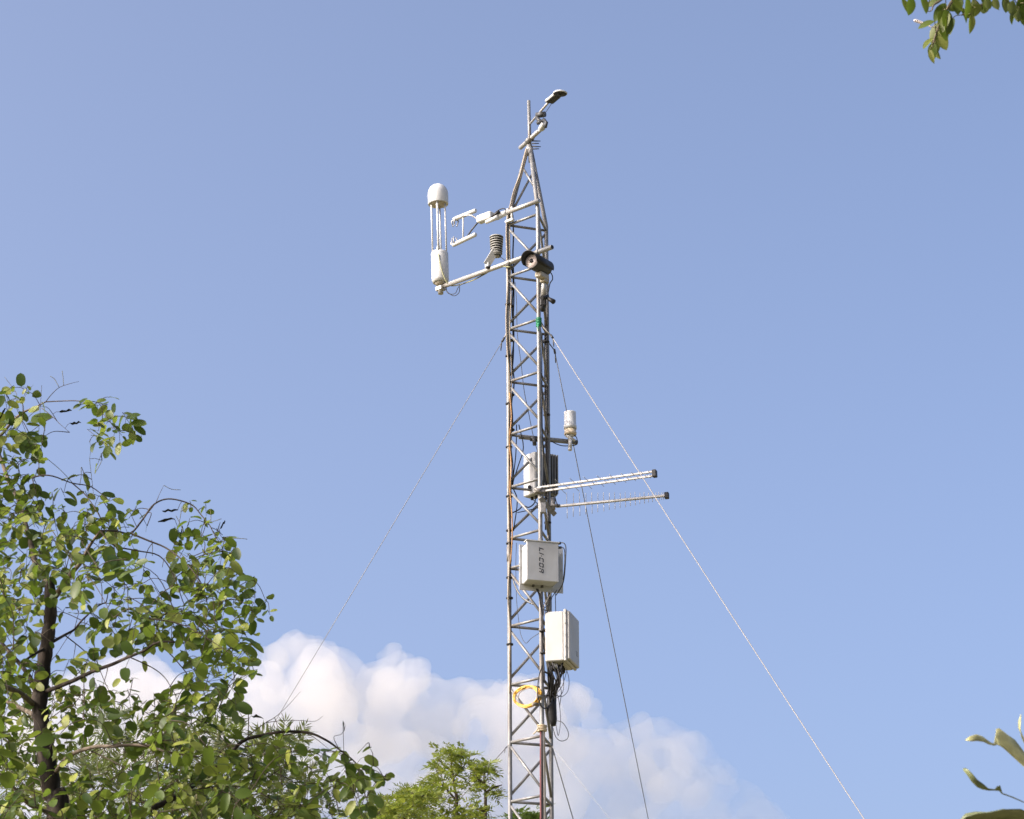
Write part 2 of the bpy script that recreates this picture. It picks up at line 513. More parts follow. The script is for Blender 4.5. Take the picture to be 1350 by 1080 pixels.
# guy wires with their ties
def guy(label, leg, px, az, rad, r, m, tie, tie_len, lower):
    y0 = {0: 17.38, 1: 17.18, 2: 17.52}[leg]
    p = at(px[0], px[1], y0)
    a = V((p.x + rad * math.cos(R(az)), p.y + rad * math.sin(R(az)), 0.02))
    t = thing('guy_wire', a, label, 'guy wire', 'guy wires of the lattice mast')
    d = (a - p).normalized()
    n = 24
    pts = [p.lerp(a, i / n) - V((0, 0, 0.05 * math.sin(math.pi * i / n))) for i in range(n + 1)]
    MB().tube(pts, r, 6).build('wire', M[m], t)
    q = LEGS[leg](p.z + tie_len)
    MB().tube([q, p], 0.002 if lower else 0.005 if tie != 'wire_dark' else 0.004, 6).build('tie_rope', M[tie], t)
    e = 0.4 if lower else 0.8
    s = MB(); s.tube([p - d * 0.012 * e, p + d * 0.03 * e], 0.010 * e, 8); s.tube([p + d * 0.035 * e, p + d * 0.045 * e + V((0, 0, -0.03)) * e, p + d * 0.05 * e + V((0, 0, -0.065)) * e], [0.005 * e, 0.007 * e, 0.004 * e], 6)
    s.build('wire_clip', M['dark'], t)
    st = MB(); st.tube([a + V((0, 0, -0.3)), a + V((0, 0, 0.12))], 0.015, 8); st.build('ground_stake', M['steel'], t)
    return t


guy('upper guy wire running down left into the leafy tree', 0, (664, 447), 190, 4.64, 0.0024, 'wire', 'wire', 0.07, False)
guy('pale upper guy rope crossing the open sky on the right', 1, (727, 443), -50, 6.06, 0.0027, 'wire_bright', 'wire_bright', 0.11, False)
guy('dark upper guy wire passing just behind the white rain sensor', 2, (731, 462), 70, 5.94, 0.003, 'wire_dark', 'wire_dark', 0.06, False)
guy('lower guy wire going left behind the feathery treetop', 0, (668, 985), 190, 4.96, 0.0030, 'wire', 'wire', 0.03, True)
guy('lower guy wire faint against the cloud right of mast', 1, (726, 982), -50, 5.6, 0.0012, 'wire_bright', 'wire_bright', 0.03, True)
guy('dark lower guy wire descending close beside right mast leg', 2, (729, 988), 70, 6.0, 0.0036, 'wire_dark', 'wire_dark', 0.04, True)

tw = MB()
c = leg_M(at(713, 425, 17.2).z)
for k in range(6):
    z = -0.03 + 0.011 * k
    tw.lathe(c + V((0.001 * (k % 2), -0.001, z)), (0.05 * (k % 3 - 1), 0.05, 1), [(0.0135, 0), (0.021 - 0.001 * (k % 2), 0.004), (0.020, 0.008), (0.0135, 0.011)], 10)
tw.tube([c + V((0.0, -0.02, -0.01)), c + V((-0.006, -0.024, -0.04)), c + V((-0.004, -0.022, -0.07))], [0.006, 0.005, 0.003], 6)
tag(tw.build('rope_binding', M['green']), 'green twine wound round the front mast leg', 'twine')

# ------------------------------------------------------------------ booms
BD = V((0.72, -0.66, 0)).normalized()                 # along the mast's front face, to the right and nearer


def along(px, py, Y, px2):
    """point of the horizontal line through at(px,py,Y) along BD whose picture column is px2"""
    p = at(px, py, Y)
    lo, hi = -3.0, 3.0
    for _ in range(40):
        mid = (lo + hi) / 2
        if proj(p + BD * mid)[0] < px2: lo = mid
        else: hi = mid
    return p + BD * lo


def clamp(mb, p, d, r=0.024, w=0.02):
    mb.tube([V(p) - V(d) * w, V(p) + V(d) * w], r, 8)


lo_a = along(672, 346, 17.355, 583); lo_b = along(672, 346, 17.355, 728)
bm2 = thing('instrument_boom', lo_a, 'long pale boom tube holding the domed gas analyser', 'boom', 'boom tubes on the mast')
MB().tube([lo_a, lo_b], 0.0165, 12).build('tube', M['alu'], bm2)
k = MB()
for px in (672, 709):
    clamp(k, along(672, 346, 17.355, px), BD, 0.0205, 0.012)
for px in (672, 709):
    p = along(672, 346, 17.355, px); k.tube([p + V((0.0, 0.03, -0.035)), p + V((0, 0.02, 0.035))], 0.006, 6)
    k.tube([p + V((-0.03, 0.0, -0.02)), p + V((0.03, 0.03, -0.02))], 0.005, 6)
k.build('clamp', M['steel'], bm2)
k = MB(); k.tube([lo_b - BD * 0.004, lo_b + BD * 0.003], 0.0135, 10); k.build('end_plug', M['black'], bm2)

up_a = along(672, 279, 17.355, 638); up_b = along(672, 279, 17.355, 711)
bm1 = thing('instrument_boom', up_b, 'short upper boom tube carrying the sonic anemometer', 'boom', 'boom tubes on the mast')
MB().tube([along(672, 279, 17.355, 660), up_b], 0.0155, 12).build('tube', M['alu'], bm1)
k = MB()
clamp(k, along(672, 279, 17.355, 664), BD, 0.021, 0.03)
p = along(672, 279, 17.355, 672)
for dx in (-0.02, 0.02): k.tube([p + BD * dx + V((0, 0.02, -0.075)), p + BD * dx + V((0, 0.0, 0.03))], 0.008, 8)
k.box(p + V((0, -0.005, -0.072)), BD, (BD.y * -1, BD.x, 0), (0, 0, 1), 0.036, 0.012, 0.009, 0.002)
k.build('clamp', M['white'], bm1)

cr_a = at(686, 195, 17.48); d = V((0.43, -0.9, 0)).normalized()


def along2(p, d, px2):
    lo, hi = -3.0, 3.0
    for _ in range(40):
        mid = (lo + hi) / 2
        if proj(p + d * mid)[0] < px2: lo = mid
        else: hi = mid
    return p + d * lo


cr_b = along2(cr_a, d, 711)
xb = thing('instrument_boom', APEX + V((0, -0.02, 0)), 'short top cross tube strapped to the mast head', 'boom', 'boom tubes on the mast')
MB().tube([cr_a, cr_b], 0.0155, 12).build('tube', M['alu'], xb)
k = MB(); clamp(k, along2(cr_a, d, 697), d, 0.021, 0.022); clamp(k, along2(cr_a, d, 700), d, 0.023, 0.012)
k.build('clamp', M['steel'], xb)
c = along2(cr_a, d, 699)
for (dz, ln, zz) in ((0.02, 0.06, -0.008), (0.0, 0.05, -0.006), (-0.022, 0.062, -0.01), (-0.042, 0.05, -0.006)):
    s = MB(); q = c + V((0.012, -0.01, dz - 0.04))
    s.tube([q, q + V((ln * 0.6, -0.01, zz * 0.7)), q + V((ln, -0.015, zz))], [0.0045, 0.004, 0.0025], 6)
    s.build('strap_tail', M['black'], xb)

# net radiometer on the top
nr_p = along2(cr_a, d, 712)
hd = at(738.5, 122, 16.86)
nr = thing('net_radiometer', nr_p, 'small disc radiometer on a slim rod at mast top', 'radiometer')
j2 = at(713, 152, 17.19)
s = MB(); s.tube([nr_p - d * 0.01, nr_p + d * 0.05], 0.014, 10); s.tube([nr_p + d * 0.02, nr_p + d * 0.045], 0.020, 10)
s.tube([at(712, 171, nr_p.y - 0.03), at(717, 163, nr_p.y - 0.06)], 0.018, 10)
s.build('elbow', M['white'], nr)
s = MB(); s.tube([j2 + V((-0.030, 0.01, 0.004)), j2 + V((0.030, -0.02, -0.002))], 0.020, 10); s.tube([at(707, 155, 17.2), at(714, 162, 17.16)], 0.014, 8)
s.tube([at(708, 163, 17.18), at(712, 161, 17.17), at(719, 158, 17.15)], 0.013, 8)
s.tube([at(717, 158, 17.15), at(720.5, 162, 17.12), at(719, 168, 17.12)], 0.012, 8)
s.build('joint', M['dark'], nr)
r0 = at(699, 163, 17.36); r1 = at(723.5, 134.5, 17.03)
MB().tube([r0, r0.lerp(r1, 0.5), r1], 0.0082, 8).build('rod', M['alu'], nr)
n0 = (hd - r1); nh = n0.normalized()
side = nh.cross(V((0, 0, 1))).normalized(); upn = side.cross(nh).normalized()
s = MB(); s.box(r1.lerp(hd, 0.40), nh, side, upn, n0.length * 0.38, 0.032, 0.010, 0.004); s.build('body', M['white'], nr)
s = MB(); s.lathe(hd - upn * 0.012, upn, [(0.0, 0.004), (0.02, 0.0), (0.047, 0.0), (0.050, 0.003), (0.050, 0.009), (0.044, 0.014), (0.02, 0.018), (0, 0.019)], 28)
s.build('sensor_disc', M['white'], nr)
s = MB(); s.lathe(hd - upn * 0.024, upn, [(0.0, 0.0), (0.010, 0.003), (0.014, 0.009), (0.0455, 0.0100), (0.0470, 0.0118), (0.046, 0.0135)], 24); s.build('sensor_cone', M['black'], nr)
s = MB(); s.box(r1.lerp(hd, 0.38) - upn * 0.0115, nh, side, upn, n0.length * 0.33, 0.028, 0.002); s.build('cover_plate', M['black'], nr)
s = MB(); s.tube(smooth_path([at(727, 137, 17.0), at(721, 146, 17.05), at(717, 152, 17.1), at(716, 157, 17.12)]), 0.0022, 5); s.build('cable', M['black'], nr)

# ------------------------------------------------------------------ domed gas analyser
ga_b = at(581, 386, lo_a.y); ga_t = at(577, 243, lo_a.y)
gax = (ga_t - ga_b); gh = gax.length; gz = gax.normalized()
ga = thing('gas_analyser', ga_b, 'white open path gas analyser with rounded dome', 'gas analyser')


def hz(y): return (at(580, y, lo_a.y).z - ga_b.z) / (ga_t.z - ga_b.z) * gh


s = MB(); h1 = hz(371)
s.lathe(ga_b, gz, [(0.046, h1 - 0.012), (0.052, h1 - 0.012), (0.060, h1 + 0.008), (0.061, h1 + 0.012), (0.061, hz(335)), (0.057, hz(333)), (0.0, hz(333))], 32)
s.build('lower_body', M['white'], ga)
s = MB(); s.tube([ga_b - gz * 0.01, ga_b + gz * (h1 - 0.004)], 0.019, 12); s.box(ga_b + gz * 0.03, BD, (-BD.y, BD.x, 0), (0, 0, 1), 0.03, 0.024, 0.016, 0.004)
s.build('mount', M['alu'], ga)
s = MB(); s.lathe(ga_b, gz, [(0.0, h1 - 0.03), (0.03, h1 - 0.03), (0.045, h1 - 0.012), (0.0, h1 - 0.011)], 24); s.build('base_plate', M['olive'], ga)
hd0 = hz(270); dm = gh
prof = [(0.058, hd0 + 0.004), (0.0715, hd0 + 0.002), (0.073, hd0 + 0.006), (0.073, dm - 0.078)]
for i in range(1, 9):
    a = i / 8 * math.pi / 2
    prof.append((0.073 * math.cos(a), dm - 0.078 + 0.078 * math.sin(a)))
s = MB(); s.lathe(ga_b, gz, prof, 36); s.build('dome', M['white'], ga)
s = MB(); s.lathe(ga_b, gz, [(0.02, hd0 - 0.006), (0.055, hd0 - 0.002), (0.058, hd0 + 0.004)], 24); s.build('mirror_plate', M['olive'], ga)
gx, gy, _ = frame_of(gz)
for a in (200, 262, 338, 80):
    o = V((math.cos(R(a)) * 0.052, math.sin(R(a)) * 0.052, 0))
    s = MB(); s.tube([ga_b + o + gz * (hz(334) - 0.01), ga_b + o + gz * (hd0 + 0.01)], 0.0062 if a != 262 else 0.0075, 8); s.build('strut', M['white'], ga)
s = MB(); s.lathe(ga_b + V((math.cos(R(262)) * 0.045, math.sin(R(262)) * 0.045, 0)) + gz * hz(333), gz, [(0.015, 0), (0.013, 0.02), (0.008, 0.04), (0.0, 0.042)], 12); s.build('lamp_cap', M['white'], ga)
s = MB()
s.tube(smooth_path([at(578, 335, lo_a.y - 0.065), at(582, 355, lo_a.y - 0.07), at(589, 372, lo_a.y - 0.06), at(597, 377, lo_a.y - 0.05), at(620, 371, lo_a.y - 0.17), at(640, 361, lo_a.y - 0.26), at(655, 352, lo_a.y - 0.34), at(672, 352, lo_a.y - 0.46)]), 0.0042, 6)
s.build('cable', M['green_cable'], ga)
s = MB()
s.tube(smooth_path([at(585, 374, lo_a.y - 0.02), at(589, 384, lo_a.y - 0.04), at(598, 390, lo_a.y - 0.06), at(605, 386, lo_a.y - 0.09), at(606, 378, lo_a.y - 0.11)]), 0.0026, 5)
s.tube(smooth_path([at(588, 375, lo_a.y), at(590, 386, lo_a.y - 0.03), at(600, 387, lo_a.y - 0.07), at(607, 376, lo_a.y - 0.11), at(630, 366, lo_a.y - 0.22), at(655, 351, lo_a.y - 0.35)]), 0.0026, 5)
s.build('cable', M['black'], ga)

# ------------------------------------------------------------------ sonic anemometer
sa_o = along(672, 279, 17.355, 645)
sa = thing('sonic_anemometer', sa_o, 'sonic anemometer with two white arms facing the dome', 'anemometer')


def YB(px): return along(672, 279, 17.355, px).y


ua, ub = at(598, 289.5, YB(598)), at(627.5, 277.5, YB(627))
la, lb = at(597, 323.5, YB(597)), at(627.5, 309, YB(627))
for a, b in ((ua, ub), (la, lb)):
    s = MB(); dd = (b - a).normalized(); x, y, _ = frame_of(dd)
    s.tube([a, a + dd * 0.02, b - dd * 0.006, b], [0.013, 0.0155, 0.0155, 0.012], 12)
    arm = s.build('transducer_arm', M['white'], sa)
    sgn = -1 if a is ua else 1
    for q in range(3):
        an = q * 2.1 + 0.4
        off = V((math.cos(an) * 0.028, math.sin(an) * 0.028, 0))
        s = MB(); p0 = a + dd * 0.012; p1 = p0 + off + V((0, 0, sgn * 0.012)); p2 = p1 - off * 0.35 + V((0, 0, sgn * 0.035))
        s.tube([p0, p1, p2], [0.007, 0.0055, 0.0038], 6); s.tube([p2, p2 - off * 0.12 + V((0, 0, sgn * 0.008))], 0.0045, 6)
        s.build('transducer', M['alu'], sa)
MB().tube([at(610.5, 284, YB(610)), at(610.5, 316, YB(610))], 0.0055, 8).build('spacer_rod', M['white'], sa)
nk = at(632, 291, YB(632))
s = MB(); s.tube(smooth_path([at(608, 285, YB(608)), at(620, 284, YB(620) - 0.02), at(628, 288, YB(628)), nk]), 0.0055, 8); s.build('upper_strut', M['alu'], sa)
s = MB(); s.tube([at(615, 313.5, YB(615)), at(622, 303, YB(622)), nk], 0.0058, 8); s.build('lower_strut', M['dark'], sa)
s = MB(); sd = V((-BD.y, BD.x, 0))
s.box(at(640, 287, YB(640)), BD, sd, (0, 0, 1), 0.066, 0.026, 0.027, 0.006)
s.build('electronics_block', M['white'], sa)
s = MB(); q0 = at(641, 293, YB(641) - 0.03); s.tube([q0, at(657, 286, YB(657) - 0.03)], [0.014, 0.018], 10); s.tube([at(655, 287, YB(655)), at(664, 282, YB(664))], 0.021, 10)
s.build('mount_sleeve', M['white'], sa)
s = MB(); s.tube([at(649, 286, YB(649) - 0.04), at(658, 279, YB(658) - 0.04)], 0.012, 8); s.tube(smooth_path([at(650, 284, YB(650) - .03), at(656, 278, YB(655) - .03), at(664, 275, YB(664) - .02), at(669, 279, YB(669))]), 0.004, 6)
s.build('plug', M['black'], sa)

# ------------------------------------------------------------------ radiation shield
rs_b = along(672, 346, 17.355, 643)
rs = thing('radiation_shield', rs_b, 'beehive temperature shield of stacked grey plates', 'radiation shield')
rc = at(654.5, 333, rs_b.y - 0.02)
zt_ = at(654.5, 312, rs_b.y - 0.02).z
H = zt_ - rc.z
for i in range(8):
    t = i / 7
    r = 0.042 + 0.007 * t
    s = MB(); s.lathe(rc + V((0, 0, H * (t * 1.02) - 0.004)), (0, 0, 1), [(r * 0.72, -0.001), (r * 0.98, -0.008), (r, -0.007), (r * 0.985, -0.002), (r * 0.8, 0.004), (0, 0.005)], 24)
    s.build('plate', M['shield'], rs)
s = MB(); s.tube([rc + V((0, 0, -0.03)), rc + V((0, 0, H))], 0.033, 14); s.build('core', M['dark'], rs)
s = MB(); s.lathe(rc + V((0, 0, -0.032)), (0, 0, 1), [(0.0, 0), (0.026, 0.0), (0.034, 0.012), (0.038, 0.024)], 20); s.build('base_cup', M['shield'], rs)
a = at(653, 331, rs_b.y - 0.05); b = at(643, 347, rs_b.y - 0.03)
s = MB(); dd = (b - a).normalized(); x = dd.cross(V((0.35, -1, 0)).normalized()).normalized(); y = x.cross(dd)
s.box((a + b) / 2, dd, x, y, (b - a).length / 2 + 0.014, 0.026, 0.005, 0.0015); s.box(b + V((0, 0.01, -0.012)), BD, sd, (0, 0, 1), 0.018, 0.014, 0.02, 0.004)
s.build('bracket', M['grey_paint'], rs)
s = MB(); s.tube([b + V((-0.012, 0, -0.03)), b + V((0.016, 0, -0.034))], 0.012, 8); s.build('clamp', M['black'], rs)
s = MB(); s.tube(smooth_path([at(656, 332, rs_b.y - .02), at(659, 338, rs_b.y - .03), at(664, 342, rs_b.y - .05), at(670, 347, rs_b.y - .08)]), 0.0026, 5); s.build('cable', M['black'], rs)

# ------------------------------------------------------------------ surveillance camera
cf = at(700.5, 344, 16.99); cb = at(719.5, 354.5, 17.15)
sv = thing('surveillance_camera', at(714, 366, 17.1), 'dark bullet camera with hood looking out from mast', 'camera')
dd = (cf - cb).normalized(); side = dd.cross(V((0, 0, 1))).normalized(); upc = side.cross(dd).normalized()
Lc = (cf - cb).length
s = MB(); s.lathe(cb, dd, [(0.042, -0.006), (0.053, 0.0), (0.053, Lc * 0.55), (0.053, Lc * 0.98), (0.050, Lc), (0.047, Lc - 0.006), (0.0, Lc - 0.006)], 28); s.build('housing', M['dark'], sv)
s = MB(); s.lathe(cf - dd * 0.005, dd, [(0.047, 0), (0.047, 0.0015), (0, 0.0025)], 24); s.build('front_glass', M['lens'], sv)
s = MB(); s.lathe(cf - dd * 0.002, dd, [(0.014, 0), (0.014, 0.003), (0.0, 0.004)], 18); s.build('lens', M['black'], sv)
s = MB(); n = 15
for (r_, ) in ((0.051,),):
    base = len(s.v)
    for L_ in (-0.01, Lc + 0.055):
        for rr in (0.057, 0.0605):
            for j in range(n):
                a = R(-112 + 224 * j / (n - 1))
                ext = L_ - (0.035 * (abs(a) / R(112)) ** 2 if L_ > 0 else 0)
                s.v.append(cb + dd * ext + (upc * math.cos(a) + side * math.sin(a)) * rr)
    for j in range(n - 1):
        i0, i1, i2, i3 = base + j, base + n + j, base + 2 * n + j, base + 3 * n + j
        s.face((i0, i0 + 1, i2 + 1, i2), True); s.face((i1, i3, i3 + 1, i1 + 1), True)
        s.face((i0, i1, i1 + 1, i0 + 1)); s.face((i2, i2 + 1, i3 + 1, i3))
    for j in (0, n - 1):
        s.face((base + j, base + 2 * n + j, base + 3 * n + j, base + n + j))
s.build('sun_hood', M['black'], sv)
s = MB(); s.box(cb.lerp(cf, 0.28) - upc * 0.07, dd, side, upc, 0.055, 0.026, 0.020, 0.006); s.box(cb.lerp(cf, 0.12) - upc * 0.09, dd, side, upc, 0.03, 0.022, 0.02, 0.005); s.build('bracket', M['olive'], sv)
pt = at(717.5, 366, 17.14); pb = at(716.5, 390, 17.14)
s = MB(); s.tube([pt, pb], 0.0165, 12); s.build('post', M['alu'], sv)
s = MB()
for q in (pt + V((-.01, 0, -.005)), pt + V((0.004, 0, -.02))): s.tube([q + V((-0.028, -0.004, 0)), q + V((0.022, -0.002, 0.004))], 0.010, 8)
s.build('pan_bracket', M['steel'], sv)
s = MB(); s.box(at(716, 397, 17.17), (1, 0, 0), (0, 1, 0), (0, 0, 1), 0.022, 0.03, 0.045, 0.008); s.tube([at(714, 393, 17.1), at(722, 391, 17.15)], 0.014, 8)
s.tube([at(719, 391, 17.16), at(725, 395, 17.12), at(730, 398, 17.10)], [0.008, 0.014, 0.018], 8); s.tube([at(714, 403, 17.15), at(716, 410, 17.18)], 0.016, 8)
s.build('clamp', M['black'], sv)
s = MB(); s.tube(smooth_path([at(722, 357, 17.2), at(727, 361, 17.2), at(728.5, 368, 17.22), at(725, 374, 17.25), at(723, 385, 17.27)]), 0.0036, 6); s.build('cable', M['black'], sv)

# ------------------------------------------------------------------ rain sensor on its arm
ra = at(684, 575.8, 17.435); rb = at(761, 583.5, 17.575)
rn_ = thing('rain_sensor', at(752, 583, 17.56), 'white cylindrical rain sensor on a stub arm', 'rain sensor')
MB().tube([ra, rb], 0.0165, 12).build('arm', M['steel'], rn_)
base = at(752, 575.5, 17.55)


def hzr(y): return at(752, y, 17.55).z - base.z


s = MB()
s.lathe(base, (-0.01, 0, 1), [(0.0, hzr(566)), (0.044, hzr(566)), (0.044, hzr(561)), (0.041, hzr(560.5)), (0.041, hzr(545)), (0.0405, hzr(543.5)), (0.036, hzr(543.8)), (0.036, hzr(547)), (0.0, hzr(552))], 30)
s.build('collector', M['white'], rn_)
s = MB(); s.lathe(base, (-0.01, 0, 1), [(0.03, hzr(574)), (0.040, hzr(574)), (0.043, hzr(572)), (0.043, hzr(570.6)), (0.040, hzr(570.4)), (0.040, hzr(566)), (0.0, hzr(565.9))], 30); s.build('lower_ring', M['tan'], rn_)
s = MB(); s.lathe(base, (0, 0, 1), [(0.018, -0.03), (0.018, 0.0), (0.032, 0.008), (0.032, 0.014)], 16); s.tube([base + V((-0.03, -0.02, 0)), base + V((0.03, 0.0, -0.03))], 0.011, 8)
s.tube([at(752, 580, 17.54), at(751.5, 591, 17.54)], 0.013, 12); s.tube([at(751.5, 591, 17.54), at(751.5, 594, 17.54)], [0.015, 0.013], 12)
s.build('mount', M['white'], rn_)
s = MB(); s.tube(smooth_path([at(757, 574, 17.52), at(760, 577, 17.54), at(761, 583, 17.56), at(758, 587, 17.55), at(744, 588, 17.54), at(735, 586, 17.53), at(727, 582, 17.5)]), 0.0032, 6); s.build('cable', M['black'], rn_)
s = MB(); s.tube([at(704, 577, 17.45), at(705, 587, 17.45)], 0.014, 8); s.tube([at(699, 578, 17.46), at(709, 579, 17.46)], 0.0195, 10)
s.build('clamp', M['dark'], rn_)

# ------------------------------------------------------------------ enclosures
def boxed(o, n_az):
    """axes of an upright box whose front looks along n_az (degrees, -90 = to the viewer)"""
    n = V((math.cos(R(n_az)), math.sin(R(n_az)), 0))
    return V((-n.y, n.x, 0)), n, V((0, 0, 1))           # right (seen from the front), out, up


# small white box on the back face of the mast
c = at(704, 627, 17.50); rx, nn, uz = boxed(c, -140)
wb = thing('junction_box', c, 'slim white junction box behind the mast braces', 'equipment box')
hh = (at(704, 599, 17.5).z - at(704, 654, 17.5).z) / 2
s = MB(); s.box(c, rx, nn, uz, 0.060, 0.045, hh, 0.006); s.build('body', M['grey_paint'], wb)
s = MB()
for zz in (0.8, -0.82):
    s.box(c + uz * hh * zz - rx * 0.062, rx, nn, uz, 0.014, 0.012, 0.014, 0.003)
s.build('lug', M['white'], wb)
s = MB()
for k_ in (-0.02, 0.02): s.tube([c + rx * k_ - uz * (hh + 0.02), c + rx * k_ - uz * (hh - 0.004)], 0.010, 8)
s.tube([c + V((-0.03, -0.05, -hh * 0.68)), c + V((-0.03, -0.062, -hh * 0.68))], 0.013, 8)
s.build('cable_gland', M['black'], wb)
s = MB(); s.tube(smooth_path([c + rx * 0.02 - uz * (hh + 0.01), at(704, 664, 17.45), at(697, 669, 17.42), at(690, 667, 17.41), at(684, 672, 17.4), at(676, 676, 17.4)]), 0.0042, 6)
s.tube(smooth_path([c - rx * 0.02 - uz * (hh + 0.01), at(706, 662, 17.5), at(712, 668, 17.52), at(700, 672, 17.42), at(682, 676, 17.4)]), 0.003, 6)
s.build('cable', M['black'], wb)

# finned grey radio on the far leg
c = at(724, 627, 17.56); rx, nn, uz = boxed(c, -60)
gr = thing('radio_unit', c, 'dark grey finned radio unit behind right mast leg', 'radio unit')
s = MB(); s.box(c, rx, nn, uz, 0.052, 0.03, hh * 1.0, 0.010); s.build('body', M['grey'], gr)
for i in range(5):
    s = MB(); s.box(c + nn * 0.038 + rx * (-0.040 + 0.02 * i), rx, nn, uz, 0.004, 0.010, hh * 0.94, 0.001); s.build('fin', M['grey'], gr)
s = MB(); s.tube([c - uz * (hh + 0.03), c - uz * hh], 0.018, 10); s.tube([c - uz * (hh + 0.03) + rx * 0.03, c - uz * hh + rx * 0.03], 0.012, 10); s.build('connector', M['black'], gr)
s = MB(); s.tube([c + nn * -0.03 + uz * hh * 1.06, c + nn * -0.03 - uz * hh * 1.1], 0.012, 8); s.tube([c + uz * hh * 1.0 - nn * 0.02, c + uz * (hh + 0.06) - nn * 0.02], 0.012, 8); s.build('mount', M['alu'], gr)

# analyser box with lettering
FY = 17.02
tl = at(694.5, 712.5, FY)
rx, nn, uz = boxed(None, -90 + 17)
Wd, Ht, Dp = 0.218, at(694.5, 712.5, FY).z - at(694.5, 764, FY).z, 0.05
fc = tl + rx * Wd / 2 - uz * Ht / 2
lc = thing('analyser_box', fc - nn * 0.07, 'pale grey analyser enclosure with black LI-COR lettering', 'equipment box')
s = MB(); s.box(fc - nn * 0.006, rx, nn, uz, Wd / 2, 0.006, Ht / 2, 0.003); s.build('door', M['grey_paint'], lc)
s = MB(); s.box(fc - nn * 0.070 + rx * 0.003 - uz * 0.004, rx, nn, uz, Wd / 2 - 0.004, 0.0575, Ht / 2 - 0.006, 0.004); s.build('body', M['grey_paint'], lc)
s = MB(); s.box(fc - nn * 0.020 + uz * (Ht / 2 + 0.003), rx, nn, uz, Wd / 2 + 0.006, 0.026, 0.004, 0.001); s.build('drip_rim', M['grey_paint'], lc)
s = MB(); s.box(fc - nn * 0.132 + rx * 0.030 - uz * 0.012, rx, nn, uz, Wd / 2 + 0.0415, 0.004, Ht / 2 + 0.022, 0.001)
s.build('back_plate', M['grey_paint'], lc)
for i in range(3):
    for sx in (-1, 1):
        s = MB(); q = fc - nn * 0.127 + rx * (0.030 + sx * (Wd / 2 + 0.029)) + uz * (-0.012 + (i - 1) * (Ht / 2 - 0.02)); s.tube([q, q + nn * 0.005], 0.006, 8)
        s.build('bolt', M['alu'], lc)
s = MB()
for k_ in (-0.03, 0.03): s.tube([fc - nn * 0.112 + rx * k_ - uz * (Ht / 2 - 0.012), fc - nn * 0.112 + rx * k_ - uz * (Ht / 2 + 0.012)], 0.009, 8)
s.build('cable_gland', M['dark'], lc)
GL = {'L': (.78, ((0, 0, .2, 1), (.26, 0, .78, .2))), 'I': (.2, ((0, 0, .2, 1),)), '.': (.2, ((0, .4, .2, .6),)),
      'C': (.8, ((0, .08, .2, .44), (0, .56, .2, .92), (.08, .8, .8, 1), (.08, 0, .8, .2))),
      'O': (.85, ((0, .08, .2, .44), (0, .56, .2, .92), (.65, .08, .85, .44), (.65, .56, .85, .92), (.08, .8, .77, 1), (.08, 0, .77, .2))),
      'R': (.85, ((0, 0, .2, .44), (0, .56, .2, .92), (.08, .8, .77, 1), (.65, .56, .85, .92), (.26, .42, .77, .58), (.65, 0, .85, .44)))}
tot = sum(GL[c][0] for c in 'LI.COR') + 5 * .28
txt_len = Ht * 0.63; txt_h = 0.031; kx = txt_len / tot
orig = fc + nn * 0.0004 - rx * 0.010 + uz * Ht * 0.02
s = MB(); x0_ = -tot / 2
for ch in 'LI.COR':
    for (ax_, ay_, bx_, by_) in GL[ch][1]:
        pts4 = [(ax_, ay_), (bx_, ay_), (bx_, by_), (ax_, by_)]
        k0 = len(s.v)
        for h_ in (0, 0.0006):
            for (u_, w_) in pts4:
                s.v.append(orig - uz * ((x0_ + u_ + .25 * (w_ - .5)) * kx) + rx * ((w_ - .5) * txt_h) + nn * h_)
        for q_ in ((3, 2, 1, 0), (4, 5, 6, 7), (0, 1, 5, 4), (1, 2, 6, 5), (2, 3, 7, 6), (3, 0, 4, 7)): s.face([k0 + i_ for i_ in q_])
    x0_ += GL[ch][0] + .28
s.build('lettering', M['ink'], lc)
s = MB(); q0 = fc + rx * (Wd / 2 + 0.012) - nn * 0.07
s.tube(smooth_path([at(737, 716, 17.12), at(743, 716, 17.1), at(746, 722, 17.1), at(745.5, 740, 17.1), at(744, 760, 17.12), at(741, 772, 17.14), at(733, 785, 17.18)]), 0.0035, 6)
s.tube(smooth_path([at(737, 722, 17.12), at(742, 722, 17.1), at(744.5, 728, 17.1), at(744, 750, 17.1), at(742.5, 765, 17.12)]), 0.003, 6)
s.tube([at(734, 717, 17.11), at(739, 716, 17.1)], 0.010, 8); s.tube([at(735, 722, 17.11), at(740, 722, 17.1)], 0.009, 8)
s.build('cable', M['dark'], lc)
s = MB(); s.box(fc - nn * 0.10 + rx * (Wd / 2 + 0.004) + uz * 0.11, rx, nn, uz, 0.016, 0.02, 0.014, 0.003); s.build('connector', M['tan'], lc)

# large cream enclosure on the right
nb = boxed(None, -15); rx, nn, uz = nb
D2, W2 = 0.122, 0.28
cor = at(743, 802.5, 17.11)                            # front upper left corner
H2 = cor.z - at(743, 871, 17.11).z
fc2 = cor + rx * W2 / 2 - uz * H2 / 2
eb = thing('equipment_cabinet', fc2 - nn * 0.07, 'cream sealed cabinet on right side of mast', 'equipment box')
s = MB(); s.box(fc2 - nn * (D2 / 2 + 0.004) - uz * 0.004, rx, nn, uz, W2 / 2 - 0.008, D2 / 2, H2 / 2 - 0.008, 0.006); s.build('body', M['cream'], eb)
s = MB(); s.box(fc2 + nn * 0.008, rx, nn, uz, W2 / 2, 0.010, H2 / 2, 0.005); s.build('door_rim', M['cream'], eb)
s = MB(); s.box(fc2 + nn * 0.0275, rx, nn, uz, W2 / 2 - 0.010, 0.0105, H2 / 2 - 0.010, 0.007); s.build('door', M['cream'], eb)
